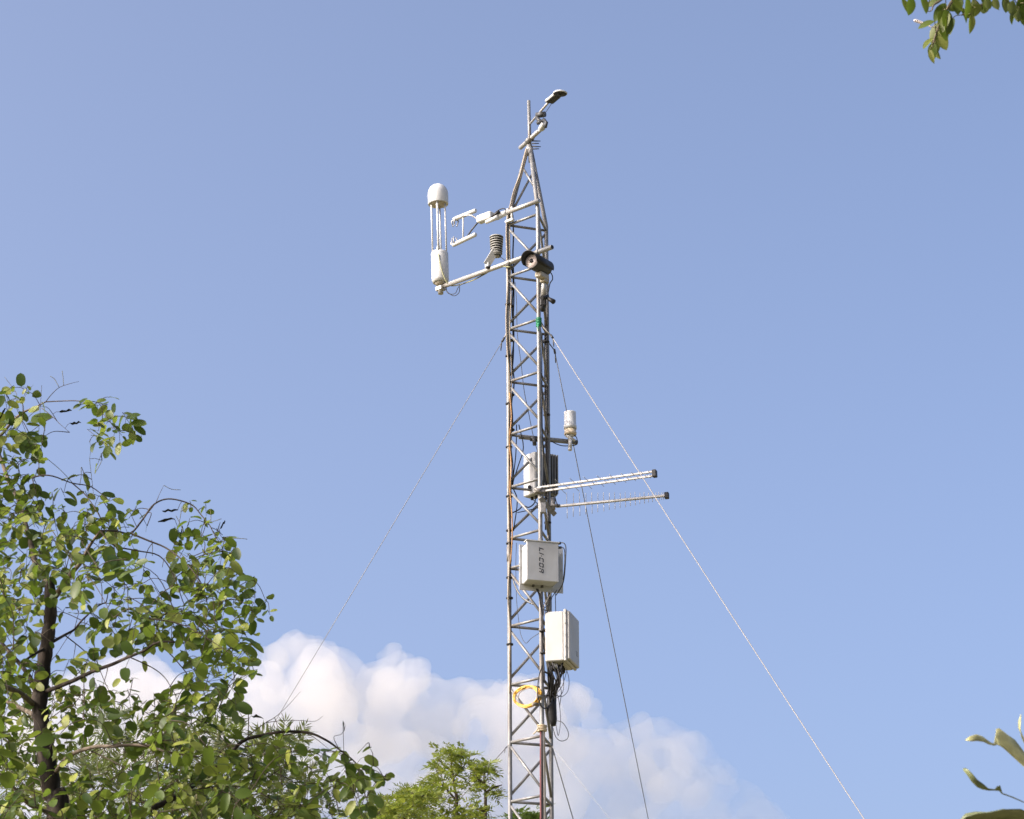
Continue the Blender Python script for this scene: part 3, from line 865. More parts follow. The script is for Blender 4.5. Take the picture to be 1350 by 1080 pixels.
for zz in (-0.7, 0.7):
    s = MB(); s.box(fc2 + nn * 0.012 + rx * (W2 / 2 + 0.004) + uz * H2 / 2 * zz, rx, nn, uz, 0.005, 0.016, 0.018, 0.002); s.build('latch', M['alu'], eb)
for zz in (-0.85, -0.45, 0.0, 0.45, 0.85):
    s = MB(); q = fc2 + nn * 0.008 - rx * (W2 / 2 - 0.002) + uz * H2 / 2 * zz; s.tube([q, q - rx * 0.006], 0.005, 8); s.build('screw', M['alu'], eb)
s = MB()
for i, wln in enumerate((0.05, 0.035, 0.042)):
    s.box(fc2 + nn * 0.0385 + rx * 0.06 + uz * (-0.07 - 0.012 * i), rx, nn, uz, wln / 2, 0.0005, 0.003)
s.build('door_marking', M['grey'], eb)
for i, (a_, b_) in enumerate(((-0.08, -0.03), (-0.03, 0.0), (0.03, -0.04), (0.08, -0.01), (0.0, -0.07), (0.05, 0.02))):
    s = MB(); q = fc2 - nn * (D2 / 2 - b_ * 0.5) + rx * a_ - uz * (H2 / 2); s.tube([q, q - uz * 0.03], 0.013, 10); s.build('cable_gland', M['black'] if i else M['white'], eb)

# ------------------------------------------------------------------ log-periodic antennas
def antenna(label, a, b, twin, eldir, L0, L1, n, rootx):
    t = thing('log_periodic_antenna', a, label, 'antenna', 'log periodic antennas on the mast')
    dd = (b - a).normalized()
    sp = dd.cross(eldir).normalized() if twin else V((0, 0, 1))
    gap = 0.0145 if twin else 0.008
    el = V(eldir)
    for sg in (-1, 1):
        MB().box((a + b) / 2 + el.cross(dd).normalized() * sg * gap * (1 if twin else 0.6), dd, el, el.cross(dd).normalized(), (b - a).length / 2, 0.0065, 0.0065, 0.001).build('boom_bar', M['alu'], t)
    s = MB(); s.box(b, dd, el, el.cross(dd).normalized(), 0.014, 0.02, 0.024 if twin else 0.019, 0.003); s.build('end_cap', M['black'], t)
    pos = rootx; stp = 0.075
    for i in range(n):
        f = i / (n - 1)
        x = rootx + (1 - rootx - 0.03) * (1 - (1 - f) ** 1.35)
        ln = L0 + (L1 - L0) * (x - rootx) / (1 - rootx)
        p = a.lerp(b, x); e2 = el.cross(dd).normalized() * gap * (1 if twin else 0.6)
        sg = 1 if i % 2 else -1
        s = MB(); s.tube([p + e2 * sg, p + e2 * sg + el * ln], 0.0019, 5); s.tube([p - e2 * sg, p - e2 * sg - el * ln], 0.0019, 5)
        s.build('element', M['alu'], t)
    return t


a1 = at(708, 646, 17.20); b1 = at(863, 624.5, 16.93)
hdir = V((b1 - a1).cross(V((0, 0, 1)))).normalized()
la1 = antenna('twin bar directional antenna, the upper one, bars side on', a1, b1, True, V((hdir.x, hdir.y, 0.0)).normalized(), 0.115, 0.03, 19, 0.14)
a2 = at(733, 668, 17.22); b2 = at(879, 653.5, 17.04)
la2 = antenna('directional antenna with upright thin elements, the lower one', a2, b2, False, V((0, 0, 1)), 0.088, 0.024, 21, 0.10)
s = MB(); q = at(711, 648, 17.19); s.box(q, (1, 0, 0), (0, 1, 0), (0, 0, 1), 0.035, 0.02, 0.013, 0.003); s.tube([at(705, 644, 17.16), at(714, 650, 17.16)], 0.010, 8)
s.tube([at(704, 650, 17.17), at(716, 643, 17.17)], 0.008, 8); s.build('bracket', M['steel'], la1)
s = MB(); q0 = at(712, 656, 17.16); q1 = at(732, 679, 17.24); dq = (q1 - q0).normalized(); x = dq.cross(V((0, -1, 0))).normalized()
s.box((q0 + q1) / 2, dq, x, dq.cross(x), (q1 - q0).length / 2, 0.016, 0.006, 0.002); s.box(at(716, 670, 17.18), (1, 0, 0), (0, 1, 0), (0, 0, 1), 0.02, 0.018, 0.035, 0.004)
s.tube([at(725, 666, 17.2), at(738, 667, 17.21)], 0.011, 8); s.tube([at(729, 656, 17.22), at(729, 672, 17.22)], 0.017, 10)
s.build('bracket', M['steel'], la2)
s = MB(); s.tube(smooth_path([at(736, 669, 17.2), at(734, 664, 17.2), at(731, 652, 17.24), at(733, 661, 17.22), at(737, 668, 17.2)]), 0.003, 6)
s.build('cable', M['black'], la2)

# ------------------------------------------------------------------ loose cables
def cable(label, runs, ties=(), name='cable'):
    """runs: (pixel+distance points, radius, material)"""
    P0 = at(*runs[0][0][0])
    t = thing(name, P0, label, 'cable', 'cables on the mast')
    for pts, r, m in runs:
        MB().tube(smooth_path([at(*p) for p in pts], 5), r, 6).build('strand', M[m], t)
    for (px, py, Y, r) in ties:
        p = at(px, py, Y); MB().lathe(p - V((0, 0, 0.006)), (0, 0, 1), [(r, 0), (r + 0.003, 0.003), (r + 0.003, 0.009), (r, 0.012)], 10).build('cable_tie', M['black'], t)
    return t


rn2 = random.Random(3)


def along_leg(f, z0, z1, off, wob, step=0.2):
    n = max(2, int(abs(z1 - z0) / step)); out = []
    for i in range(n + 1):
        z = z0 + (z1 - z0) * i / n
        p = f(z) + V(off) + V((rn2.uniform(-wob, wob), rn2.uniform(-wob, wob) * 0.5, 0)); out.append(p)
    return out


def cable3(label, runs, ties=()):
    t = thing('cable', runs[0][0][0], label, 'cable', 'cables on the mast')
    for pts, r, m in runs: MB().tube(smooth_path(pts, 4), r, 6).build('strand', M[m], t)
    for p, r in ties: MB().lathe(p - V((0, 0, 0.006)), (0, 0, 1), [(r, 0), (r + 0.003, 0.003), (r + 0.003, 0.009), (r, 0.012)], 10).build('cable_tie', M['black'], t)
    return t


zA = at(672, 300, 17.4).z; zB = at(673, 915, 17.4).z
taper = [at(694, 196, 17.33), at(690, 212, 17.34), at(685, 232, 17.35), at(678, 250, 17.36), at(673, 270, 17.37)]
cable3('tan weathered cable strapped down the left mast leg',
       [(taper + along_leg(leg_L, zA, zB, (-0.004, -0.021, 0), 0.010, 0.22), 0.0062, 'brown_cable'),
        ([p + V((0.012, 0.004, 0)) for p in taper] + along_leg(leg_L, zA, zB + 1.2, (0.015, -0.018, 0), 0.007, 0.25), 0.005, 'brown_cable')],
       [(leg_L(z) + V((0.002, -0.006, 0)), 0.021) for z in [at(672, y, 17.4).z for y in (402, 470, 533, 590, 655, 700, 717, 762, 789, 850)]])
cable3('black cable bundle twisting inside the left mast leg',
       [(along_leg(leg_L, at(672, 282, 17.4).z, at(672, 560, 17.4).z, (0.030, 0.012, 0), 0.012, 0.15), 0.0055, 'black'),
        (along_leg(leg_L, at(672, 340, 17.4).z, at(672, 650, 17.4).z, (0.024, 0.02, 0), 0.015, 0.17), 0.005, 'black'),
        ([at(684, 560, 17.42), at(690, 590, 17.42), at(683, 615, 17.42), at(676, 640, 17.41), at(682, 660, 17.41), at(677, 700, 17.4)], 0.004, 'black'),
        ([at(681, 560, 17.42), at(680, 600, 17.42), at(675, 640, 17.41)], 0.004, 'black')],
       [(leg_L(at(672, y, 17.4).z) + V((0.022, 0.012, 0)), 0.017) for y in (380, 403, 448, 520, 566)])
cable3('black cables running down the right rear mast leg',
       [(along_leg(leg_R, at(725, 392, 17.5).z, at(728, 700, 17.5).z, (-0.020, -0.016, 0), 0.006, 0.22), 0.0055, 'black'),
        (along_leg(leg_R, at(725, 420, 17.5).z, at(728, 905, 17.5).z, (-0.004, -0.021, 0), 0.005, 0.25), 0.005, 'black'),
        (along_leg(leg_M, at(713, 440, 17.2).z, at(713, 640, 17.2).z, (0.021, 0.012, 0), 0.008, 0.2), 0.004, 'black')],
       [(leg_R(at(725, y, 17.5).z) + V((-0.008, -0.008, 0)), 0.022) for y in (452, 548, 690, 790)])
cable3('orange cable clipped beside the middle of left mast leg',
       [(along_leg(leg_L, at(672, 520, 17.4).z, at(672, 745, 17.4).z, (0.012, -0.024, 0), 0.012, 0.17), 0.0048, 'orange')])
cable('thin dark cable hanging slack through the mast middle',
      [([(679, 372, 17.45), (681, 400, 17.45), (682, 440, 17.46), (687, 480, 17.46), (691, 515, 17.46), (697, 545, 17.46), (703, 575, 17.46), (710, 600, 17.46)], 0.0026, 'dark')])
cable('thin cable drooping in a shallow loop below the analyser box',
      [([(681, 716, 17.38), (680, 745, 17.38), (681, 790, 17.38), (684, 820, 17.38), (687, 838, 17.36), (693, 848, 17.33), (700, 842, 17.28), (712, 834, 17.22)], 0.002, 'dark')])
cable('two dark conduits sagging from left leg under analyser box',
      [([(676, 762, 17.39), (679, 772, 17.37), (687, 786, 17.34), (696, 793, 17.30), (703, 797, 17.27)], 0.0045, 'grey'),
       ([(677, 768, 17.39), (681, 778, 17.37), (690, 790, 17.33), (700, 796, 17.28)], 0.004, 'dark')])
cable('black cables running down the front leg between the two boxes',
      [([(707, 776, 17.16), (711, 785, 17.17), (713, 800, 17.18), (716, 820, 17.19), (715, 850, 17.19), (717, 880, 17.2), (718, 900, 17.2)], 0.005, 'black'),
       ([(709, 776, 17.15), (714, 790, 17.16), (717, 805, 17.17), (714, 830, 17.18), (718, 860, 17.2)], 0.0038, 'black'),
       ([(729, 778, 17.2), (722, 790, 17.19), (716, 802, 17.18)], 0.0032, 'white_cable'),
       ([(734, 778, 17.2), (725, 792, 17.2), (719, 806, 17.2), (724, 808, 17.17), (718, 811, 17.17), (727, 809, 17.16)], 0.0028, 'dark'),
       ([(717, 794, 17.16), (721, 799, 17.15), (716, 803, 17.15), (722, 806, 17.15), (718, 809, 17.15)], 0.0032, 'black'),
       ([(732, 780, 17.2), (732.5, 800, 17.25), (733, 815, 17.3)], 0.0025, 'dark')],
      [(715, 832, 17.18, 0.018), (716, 861, 17.19, 0.018)])
# under the big cabinet
runs = []
for i in range(16):
    x0 = rn2.uniform(722, 745); y0 = rn2.uniform(870, 878); Y0 = rn2.uniform(17.12, 17.3)
    x1 = rn2.uniform(724, 731); y1 = rn2.uniform(905, 935)
    xm = (x0 + x1) / 2 + rn2.uniform(-3, 9); ym = rn2.uniform(885, 902)
    runs.append(([(x0, y0, Y0), (xm, ym, Y0 + 0.02), (x1, y1, 17.34), (x1 + rn2.uniform(-2, 2), y1 + 14, 17.36), (727 + rn2.uniform(-3, 3), 948, 17.38)], rn2.uniform(0.004, 0.007), 'black'))
cable('thick black cable bundle hanging below the cream cabinet', runs, [(727, 917, 17.36, 0.034), (727.5, 938, 17.37, 0.03)])
cable('loose thin black loops dangling under the cream cabinet',
      [([(740, 876, 17.15), (743, 895, 17.15), (742, 912, 17.16), (734, 920, 17.2), (728, 916, 17.25)], 0.0024, 'black'),
       ([(746, 880, 17.15), (750, 895, 17.15), (749, 910, 17.16), (742, 918, 17.18), (733, 917, 17.24)], 0.0022, 'black'),
       ([(748, 882, 17.2), (744, 896, 17.2), (741, 905, 17.2), (735, 913, 17.24)], 0.0022, 'black'),
       ([(738, 880, 17.15), (741, 890, 17.15), (733, 905, 17.18), (737, 925, 17.2), (739, 950, 17.22), (736, 970, 17.24), (733, 955, 17.26)], 0.0022, 'dark'),
       ([(733, 950, 17.3), (742, 953, 17.25), (749, 965, 17.22), (748, 974, 17.22), (740, 977, 17.24), (733, 972, 17.28), (729, 960, 17.32)], 0.0026, 'dark'),
       ([(731, 885, 17.2), (736, 900, 17.2), (740, 912, 17.2), (738, 930, 17.22)], 0.0026, 'black')])
s = MB()
tb = thing('cable_wrap', at(728, 948, 17.36), 'black taped cable splice below the hanging bundle', 'cable splice')
s.tube([at(728, 912, 17.36), at(727, 930, 17.36), at(729, 950, 17.36), at(730, 957, 17.36)], [0.03, 0.034, 0.028, 0.016], 10); s.build('wrap', M['black'], tb)
# black loops around front leg
cable('black lead looping off front leg beside the yellow coil',
      [([(715, 878, 17.17), (711, 890, 17.12), (709, 905, 17.1), (709, 918, 17.1), (713, 930, 17.12), (718, 934, 17.15), (725, 930, 17.2), (729, 920, 17.25)], 0.0042, 'black'),
       ([(717, 885, 17.18), (724, 890, 17.2), (727, 900, 17.25), (726, 910, 17.3)], 0.006, 'black')])
# yellow coil
tcoil = thing('cable_coil', at(695, 918, 17.22), 'yellow cable coil hung inside the mast', 'cable coil')
for i in range(7):
    pts = []
    ox, oy = rn2.uniform(-1.6, 1.6), rn2.uniform(-1.3, 1.6); sx = rn2.uniform(14.8, 18.2); sy = rn2.uniform(11.8, 14.6)
    for k_ in range(25):
        a = 2 * math.pi * k_ / 24
        pts.append(at(695 + ox + sx * math.cos(a), 918.5 + oy + sy * math.sin(a) - 1.5 * math.cos(a), 17.24 - 0.075 * math.cos(a) + 0.012 * rn2.uniform(-1, 1)))
    MB().tube(pts, 0.0052, 6).build('loop', M['yellow'], tcoil)
MB().tube(smooth_path([at(683, 921, 17.28), at(685, 914, 17.27), at(692, 909, 17.24), at(701, 907, 17.2), at(708, 908, 17.18)]), 0.003, 6).build('stray_loop', M['brown_cable'], tcoil)
for px, py in ((706, 928), (712, 918)):
    MB().tube([at(px - 4, py, 17.14), at(px + 3, py + 1, 17.16)], 0.012, 6).build('tape', M['brown_cable'], tcoil)
# red and white down the front leg
zc = at(714, 962, 17.2).z
cable3('dark red and white cables taped down front leg',
       [(along_leg(leg_M, zc, 0.1, (-0.010, -0.022, 0), 0.003, 0.4), 0.0085, 'red'), (along_leg(leg_M, zc, 0.1, (0.007, -0.024, 0), 0.003, 0.4), 0.006, 'white_cable'),
        (along_leg(leg_M, zc, 0.1, (-0.003, -0.032, 0), 0.003, 0.4), 0.004, 'black'), (along_leg(leg_M, zc, 0.1, (0.017, -0.016, 0), 0.003, 0.4), 0.0055, 'tan')])
s = MB(); c = leg_M(at(714, 961, 17.2).z) + V((0, -0.01, 0))
for k_ in range(4): s.lathe(c + V((0, 0, -0.02 + 0.011 * k_)), (0.15 * (k_ % 2) - 0.07, 0.05, 1), [(0.02, 0), (0.033, 0.004), (0.033, 0.009), (0.02, 0.013)], 12)
s.tube(smooth_path([c + V((-0.02, -0.02, 0.01)), at(707, 964, 17.15), at(703, 968, 17.15)]), 0.004, 6)
tag(s.build('tape_binding', M['tan']), 'beige tape binding above the red cables on front leg', 'tape')

# ------------------------------------------------------------------ foliage helpers
def blade(L, W, fold=0.25, droop=0.2, n=5, pe=2.3, pw=0.55):
    """one oval leaf along +X, folded on its midrib, 4 n triangles"""
    v = []; f = []
    for i in range(n + 1):
        t = i / n
        w = W * ((1 - abs(2 * t ** 0.92 - 1) ** pe) ** pw if 0 < t < 1 else 0.0)
        x = L * t; z = -droop * L * t * t
        v += [(x, -w, z + fold * w), (x, 0, z), (x, w, z + fold * w)]
    for i in range(n):
        a = i * 3
        for k in (0, 1):
            if i == 0: f.append((a + 1, a + 3 + k, a + 4 + k))
            elif i == n - 1: f.append((a + k, a + 4, a + 1 + k))
            else: f.append((a + k, a + 3 + k, a + 4 + k, a + 1 + k))
    used = sorted({i for q in f for i in q}); mp_ = {o: k for k, o in enumerate(used)}
    return [v[i] for i in used], [tuple(mp_[i] for i in q) for q in f]


def spray(Lr, pairs, ll, lw, ang, rn, droop=0.3, fold=0.0):
    """a pinnate leaf along +X: midrib with narrow leaflets, each leaflet two triangles"""
    v = []; f = []

    def rz_(t): return -droop * Lr * t * t
    for i in range(4):
        t = i / 3
        v += [(Lr * t, -0.0011, rz_(t)), (Lr * t, 0.0011, rz_(t))]
    for i in range(3): f.append((2 * i, 2 * i + 2, 2 * i + 3, 2 * i + 1))
    for i in range(pairs):
        t = 0.16 + 0.84 * (i + 0.5) / pairs
        sc_ = 0.75 + 0.5 * math.sin(math.pi * min(1, t * 0.9 + 0.1))
        for sg in (-1, 1):
            a = R(ang + rn.uniform(-12, 12)) * sg; b = rn.uniform(-0.5, 0.25) - fold
            d = V((math.cos(a), math.sin(a), b)).normalized(); p = V((Lr * (t + rn.uniform(-.02, .02)), 0, rz_(t)))
            w = V((-d.y, d.x, rn.uniform(-0.5, 0.5))).normalized() * lw * sc_; l = d * ll * sc_
            k = len(v); v += [tuple(p), tuple(p + l * 0.45 + w), tuple(p + l), tuple(p + l * 0.45 - w)]
            f.append((k, k + 1, k + 2, k + 3))
    k = len(v); p = V((Lr, 0, rz_(1))); v += [tuple(p), tuple(p + V((ll * .45, lw, -ll * .1))), tuple(p + V((ll, 0, -ll * .3))), tuple(p + V((ll * .45, -lw, -ll * .1)))]; f.append((k, k + 1, k + 2, k + 3))
    return v, f


def leaf_mesh(name, vf, m):
    me = bpy.data.meshes.new(name); me.from_pydata(vf[0], [], vf[1]); me.materials.append(m)
    me.polygons.foreach_set('use_smooth', [True] * len(vf[1])); me.update()
    return me


def rot_from(d, up):
    d = V(d).normalized(); y = V(up).cross(d)
    if y.length < 1e-4: y = V((0, 1, 0)).cross(d)
    y.normalize(); z = d.cross(y)
    return Matrix(((d.x, y.x, z.x), (d.y, y.y, z.y), (d.z, y.z, z.z)))


def put_leaves(root, name, kinds, m, items, limit=300):
    """items: (position, 3x3 rotation, size, kind). The limit leaves that show largest are parts, the rest one mass"""
    meshes = [leaf_mesh(name, k, m) for k in kinds]
    sc_l = []
    for i, (p, r, s_, k) in enumerate(items):
        px, py, z = proj(p)
        vis = -30 < px < 1380 and -30 < py < 1110
        nv = abs((r @ V((0, 0, 1))).dot((V(p) - EYE).normalized()))
        sc_l.append(((s_ / z) ** 2 * (0.25 + nv) if vis else 0, i))
    sc_l.sort(reverse=True)
    near = {i for a, i in sc_l[:limit]}
    org = origin_of(root)
    vv = []; ff = []
    for i, (p, r, s_, k) in enumerate(items):
        if i in near:
            o = bpy.data.objects.new(name, meshes[k]); COL.objects.link(o); o.parent = root
            o.matrix_local = Matrix.Translation(V(p) - org) @ r.to_4x4() @ Matrix.Scale(s_, 4)
        else:
            b = len(vv)
            A = np.array(r) * s_
            vv.append(np.array(kinds[k][0]) @ A.T + np.array(V(p) - org))
            ff.append((len(kinds[k][0]), kinds[k][1]))
    if vv:
        F = []; b = 0
        for n_, fs in ff:
            F += [tuple(j + b for j in q) for q in fs]; b += n_
        me = bpy.data.meshes.new('foliage'); me.from_pydata(np.concatenate(vv).tolist(), [], F); me.materials.append(m)
        me.polygons.foreach_set('use_smooth', [True] * len(F)); me.update()
        o = bpy.data.objects.new('foliage', me); COL.objects.link(o); o.parent = root; o['kind'] = 'stuff'


class Skeleton:
    """branch points to which twigs attach"""
    def __init__(s):
        s.p = []; s.d = []

    def add(s, pts):
        for a, b in zip(pts, pts[1:]):
            n = max(1, int((b - a).length / 0.04))
            for i in range(n):
                s.p.append(tuple(a.lerp(b, i / n))); s.d.append(tuple((b - a).normalized()))
        s.p.append(tuple(pts[-1])); s.d.append(tuple((pts[-1] - pts[-2]).normalized()))

    def near(s, q, dep=1.0):
        A = np.array(s.p) - np.array(q)
        k = int(np.argmin((A ** 2).sum(1)))
        return V(s.p[k]), V(s.d[k])


# ------------------------------------------------------------------ the leafy tree on the left
DENS = """
00000000000000000000000000
23000000000000000000000000
22400331000000000000000000
14300032400000000000000000
44100044310000000000000000
33200024000000000000000000
54200010000000000000000000
54302200000000000000000000
64332313000000000000000000
65543324310033000000000000
65445544410023000000000000
55554545300245510000000000
34555555400344640000000000
56665442330355530000000000
65545432440466533000000000
65423414434345555200000000
54322224366655545300000000
44210344466346654000000000
44210023422355654000000000
64211430000045555000000000
64233330300045455000000000
53245444403455530000000000
53245545435555440000000000
54255522255555101000000000
65243302245443220343000000
65444000344444444544541110
65445300445555554432353410
66445544555555555533335664
66446655566666665445542453
66556666666666666545541420
66656666666666665555312100
66656666666666555544310000
55555555555555555443320000
""".split()
# the last rows and the columns left of the frame carry the crown on beyond the picture
rt = random.Random(21)
YT = 8.5


def tp(px, py, dy=0.0): return at(px, py, YT + dy)


tree = thing('leafy_tree', V((tp(70, 1080).x, YT + 0.1, 0)), 'round leaved green tree with dark trunk filling lower left', 'tree')
sk = Skeleton()
root_pts = [V((tp(70, 1080).x - 0.05, YT + 0.12, -0.05)), V((tp(70, 1080).x - 0.02, YT + 0.1, 0.8)), V((tp(70, 1080).x + 0.05, YT + 0.05, 1.8)), V((tp(70, 1080).x + 0.01, YT + .02, 2.6))]
trunk = root_pts + [tp(76, 1075), tp(69, 1050), tp(62, 1000), tp(55, 955), tp(52, 925), tp(57, 880), tp(63, 840), tp(67, 800), tp(65, 766)]
tr_s = smooth_path(trunk, 5)
nT = len(tr_s)
rads = [0.046 - 0.028 * (i / nT) ** 0.75 for i in range(nT)]
rads = [r * (1 + 0.10 * math.sin(i * 1.9) * (i > 12)) for i, r in enumerate(rads)]
MB().tube(tr_s, rads, 12).build('trunk', M['bark'], tree)
sk.add(tr_s[nT // 2:])
BR = [  # (pixel points with depth offset, start radius, end radius, material)
    ([(64, 770, 0), (54, 752, .02), (46, 741, .05), (40, 715, .1), (33, 690, .15), (25, 660, .2), (12, 636, .25), (3, 610, .3), (-5, 585, .3), (8, 566, .3), (20, 552, .28), (32, 543, .26), (46, 537, .25), (60, 530, .22)], .013, .0025, 'bark_pale'),
    ([(70, 790, -.02), (83, 772, -.1), (95, 755, -.15), (107, 741, -.2), (118, 720, -.25), (132, 700, -.3)], .012, .004, 'bark_pale'),
    ([(60, 530, .22), (80, 529, .2), (105, 529, .15), (122, 535, .1), (135, 545, .05), (148, 560, 0), (153, 568, 0)], .003, .0015, 'twig'),
    ([(60, 530, .22), (68, 520, .2), (78, 511, .2), (92, 506, .18), (104, 503, .18)], .002, .0008, 'twig'),
    ([(55, 538, .2), (70, 550, .15), (80, 560, .12), (92, 570, .1)], .002, .0008, 'twig'),
    ([(42, 630, -.1), (55, 627, -.1), (70, 628, -.1), (95, 637, -.05), (120, 642, 0), (144, 660, 0)], .004, .002, 'twig'),
    ([(95, 637, -.05), (112, 652, -.05), (125, 670, -.1), (136, 690, -.12)], .003, .0015, 'twig'),
    ([(132, 700, -.3), (152, 700, -.2), (172, 703, -.1), (188, 685, 0), (200, 668, .05), (212, 660, .1), (226, 658, .1), (244, 662, .1), (256, 668, .1), (266, 680, .08), (276, 692, .05), (284, 708, 0)], .005, .002, 'twig'),
    ([(172, 703, -.1), (196, 713, -.1), (218, 722, -.1), (240, 738, -.15), (256, 755, -.2), (268, 775, -.2), (274, 800, -.2)], .0045, .002, 'twig'),
    ([(132, 700, -.3), (150, 719, -.3), (180, 726, -.25), (210, 733, -.2), (228, 757, -.2), (240, 790, -.2)], .004, .002, 'twig'),
    ([(188, 685, 0), (204, 665, 0), (210, 652, 0), (216, 640, 0)], .0018, .0008, 'twig'),
    ([(50, 922, 0), (42, 898, .1), (30, 880, .2), (14, 862, .3), (0, 845, .35), (-14, 830, .4)], .010, .005, 'bark'),
    ([(46, 930, 0), (28, 915, -.1), (8, 906, -.2), (-15, 900, -.3)], .011, .008, 'bark_pale'),
    ([(50, 945, 0), (36, 938, .1), (16, 928, .2), (-10, 915, .3)], .010, .006, 'bark_pale'),
    ([(60, 912, 0), (78, 905, -.1), (100, 896, -.15), (125, 884, -.2), (148, 876, -.25), (170, 866, -.3), (190, 858, -.3), (205, 848, -.35), (222, 846, -.4), (243, 848, -.4)], .0085, .003, 'bark'),
    ([(170, 866, -.3), (200, 880, -.25), (216, 892, -.2), (225, 905, -.2)], .003, .0015, 'twig'),
    ([(205, 848, -.35), (222, 860, -.3), (240, 880, -.3), (256, 900, -.25), (268, 910, -.2)], .003, .0015, 'twig'),
    ([(70, 846, 0), (84, 838, .1), (98, 830, .2), (108, 818, .25), (128, 800, .3), (140, 794, .35)], .006, .002, 'bark'),
    ([(60, 855, 0), (46, 862, -.1), (32, 872, -.15), (26, 880, -.2)], .006, .003, 'bark'),
    ([(86, 838, .1), (104, 852, .15), (118, 864, .2), (128, 872, .25)], .003, .0015, 'twig'),
    ([(72, 1020, 0), (84, 1004, -.1), (96, 994, -.15), (112, 988, -.2), (130, 984, -.25), (150, 984, -.3), (175, 982, -.3), (200, 984, -.35)], .0085, .005, 'bark_pale'),
    ([(120, 990, -.2), (145, 1002, -.25), (165, 1012, -.3), (185, 1022, -.3)], .0035, .0018, 'twig'),
    ([(200, 984, -.35), (215, 990, -.4), (235, 994, -.4), (262, 998, -.4)], .005, .003, 'twig'),
    ([(80, 1110, 0), (150, 1085, .1), (210, 1062, .15), (245, 1043, .2), (266, 1026, .25), (290, 1008, .25), (305, 992, .3), (322, 976, .3), (345, 970, .3), (372, 965, .3), (406, 966, .3), (430, 976, .3), (447, 988, .3), (465, 1002, .3), (474, 1012, .3)], .012, .002, 'bark'),
    ([(305, 992, .3), (330, 968, .35), (350, 953, .38), (362, 946, .4), (378, 932, .4), (396, 912, .4)], .0028, .0008, 'twig'),
    ([(350, 953, .35), (372, 950, .3), (395, 950, .3), (415, 951, .3), (426, 944, .3)], .002, .0007, 'twig'),
    ([(447, 988, .3), (440, 972, .3), (450, 968, .3), (455, 958, .3), (452, 950, .3)], .0018, .0007, 'twig'),
    ([(266, 1026, .25), (300, 1015, .2), (340, 1014, .2), (370, 1022, .15), (395, 1036, .1)], .004, .002, 'twig'),
    ([(245, 1043, .2), (290, 1037, .2), (330, 1040, .15), (360, 1055, .1)], .004, .002, 'twig'),
    ([(76, 1075, 0), (40, 1062, -.1), (20, 1040, -.15), (0, 1020, -.2)], .008, .004, 'bark_pale'),
    ([(80, 1100, 0), (30, 1085, .2), (-20, 1060, .3)], .008, .004, 'bark_pale'),
    ([(118, 605, .1), (122, 640, .1), (124, 660, 0)], .0012, .0009, 'twig_green'),
    ([(118, 605, .1), (120, 590, .1), (118, 583, .1)], .0008, .0006, 'twig_green'),
    ([(4, 566, .3), (8, 545, .3), (16, 530, .3), (22, 520, .3), (12, 505, .3), (6, 497, .3)], .002, .0008, 'twig_green'),
    ([(30, 545, .26), (30, 530, .25), (38, 515, .25), (44, 507, .25)], .0012, .0006, 'twig_green'),
]
TIPS = []
for pts, r0, r1, m in BR:
    P = smooth_path([tp(*q) for q in pts], 4)
    n = len(P)
    kr = .75 if r0 < .006 else .9
    MB().tube(P, [kr * (r0 + (r1 - r0) * i / (n - 1)) for i in range(n)], 7 if r0 > .004 else 5).build('branch', M[m], tree)
    sk.add(P)
# the bare winter-like tips
for pts in ([(78, 511), (72, 500), (66, 496)], [(84, 508), (83, 497), (82, 489)], [(216, 640), (226, 645), (238, 646)], [(272, 690), (280, 688), (292, 684)],
            [(278, 690), (278, 680), (277, 671)], [(306, 710), (318, 710), (326, 711)], [(96, 637), (80, 620), (60, 603)], [(105, 640), (107, 628), (107, 616)],
            [(201, 733), (201, 720), (200, 712)], [(400, 1036), (412, 1018), (422, 1014)], [(372, 965), (375, 950), (371, 940)], [(125, 624), (130, 616), (134, 608)],
            [(255, 665), (246, 672), (238, 674)], [(240, 668), (236, 690), (232, 700)], [(232, 680), (238, 692), (242, 702)], [(235, 740), (218, 735), (214, 748)]):
    MB().tube(smooth_path([tp(x, y, .05) for x, y in pts], 3), .0010, 4).build('bare_twig', M['twig_green'], tree)

LEAFK = [blade(1.0, 0.28, 0.25, 0.10, 7), blade(1.0, 0.33, 0.12, 0.22, 7), blade(1.0, 0.24, 0.5, 0.35, 7), blade(1.0, 0.36, 0.3, -0.15, 7)]
cells = []
for j, row in enumerate(DENS):
    for i, ch in enumerate(row):
        d = int(ch)
        if not d: continue
        cells.append((i, j, d))
for j in range(3, len(DENS)):
    for i in range(-4, 0): cells.append((i, j, 4))
clusters = []
for i, j, d in cells:
    nleaf = d * (2.05 if d >= 5 else 1.7 if d == 4 else 1.3)
    while nleaf > 0:
        k = min(nleaf, rt.uniform(3, 7)); nleaf -= k
        if k < 1 and rt.random() > k: continue
        px = i * 20 + rt.uniform(3, 17); py = 480 + j * 20 + rt.uniform(3, 17)
        spread = 0.75 if d >= 4 else 0.35
        q = tp(px, py, rt.uniform(-.12, .15) if j < 8 or (i > 11 and j < 12) else rt.gauss(0, 0.42) if spread > .5 else rt.uniform(-.2, .3))
        clusters.append((q, max(1, int(round(k))), d))
rt.shuffle(clusters)
ctr = np.array(sk.p)
clusters.sort(key=lambda c: float(((ctr - np.array(c[0])) ** 2).sum(1).min()))
items = []
tw = MB()
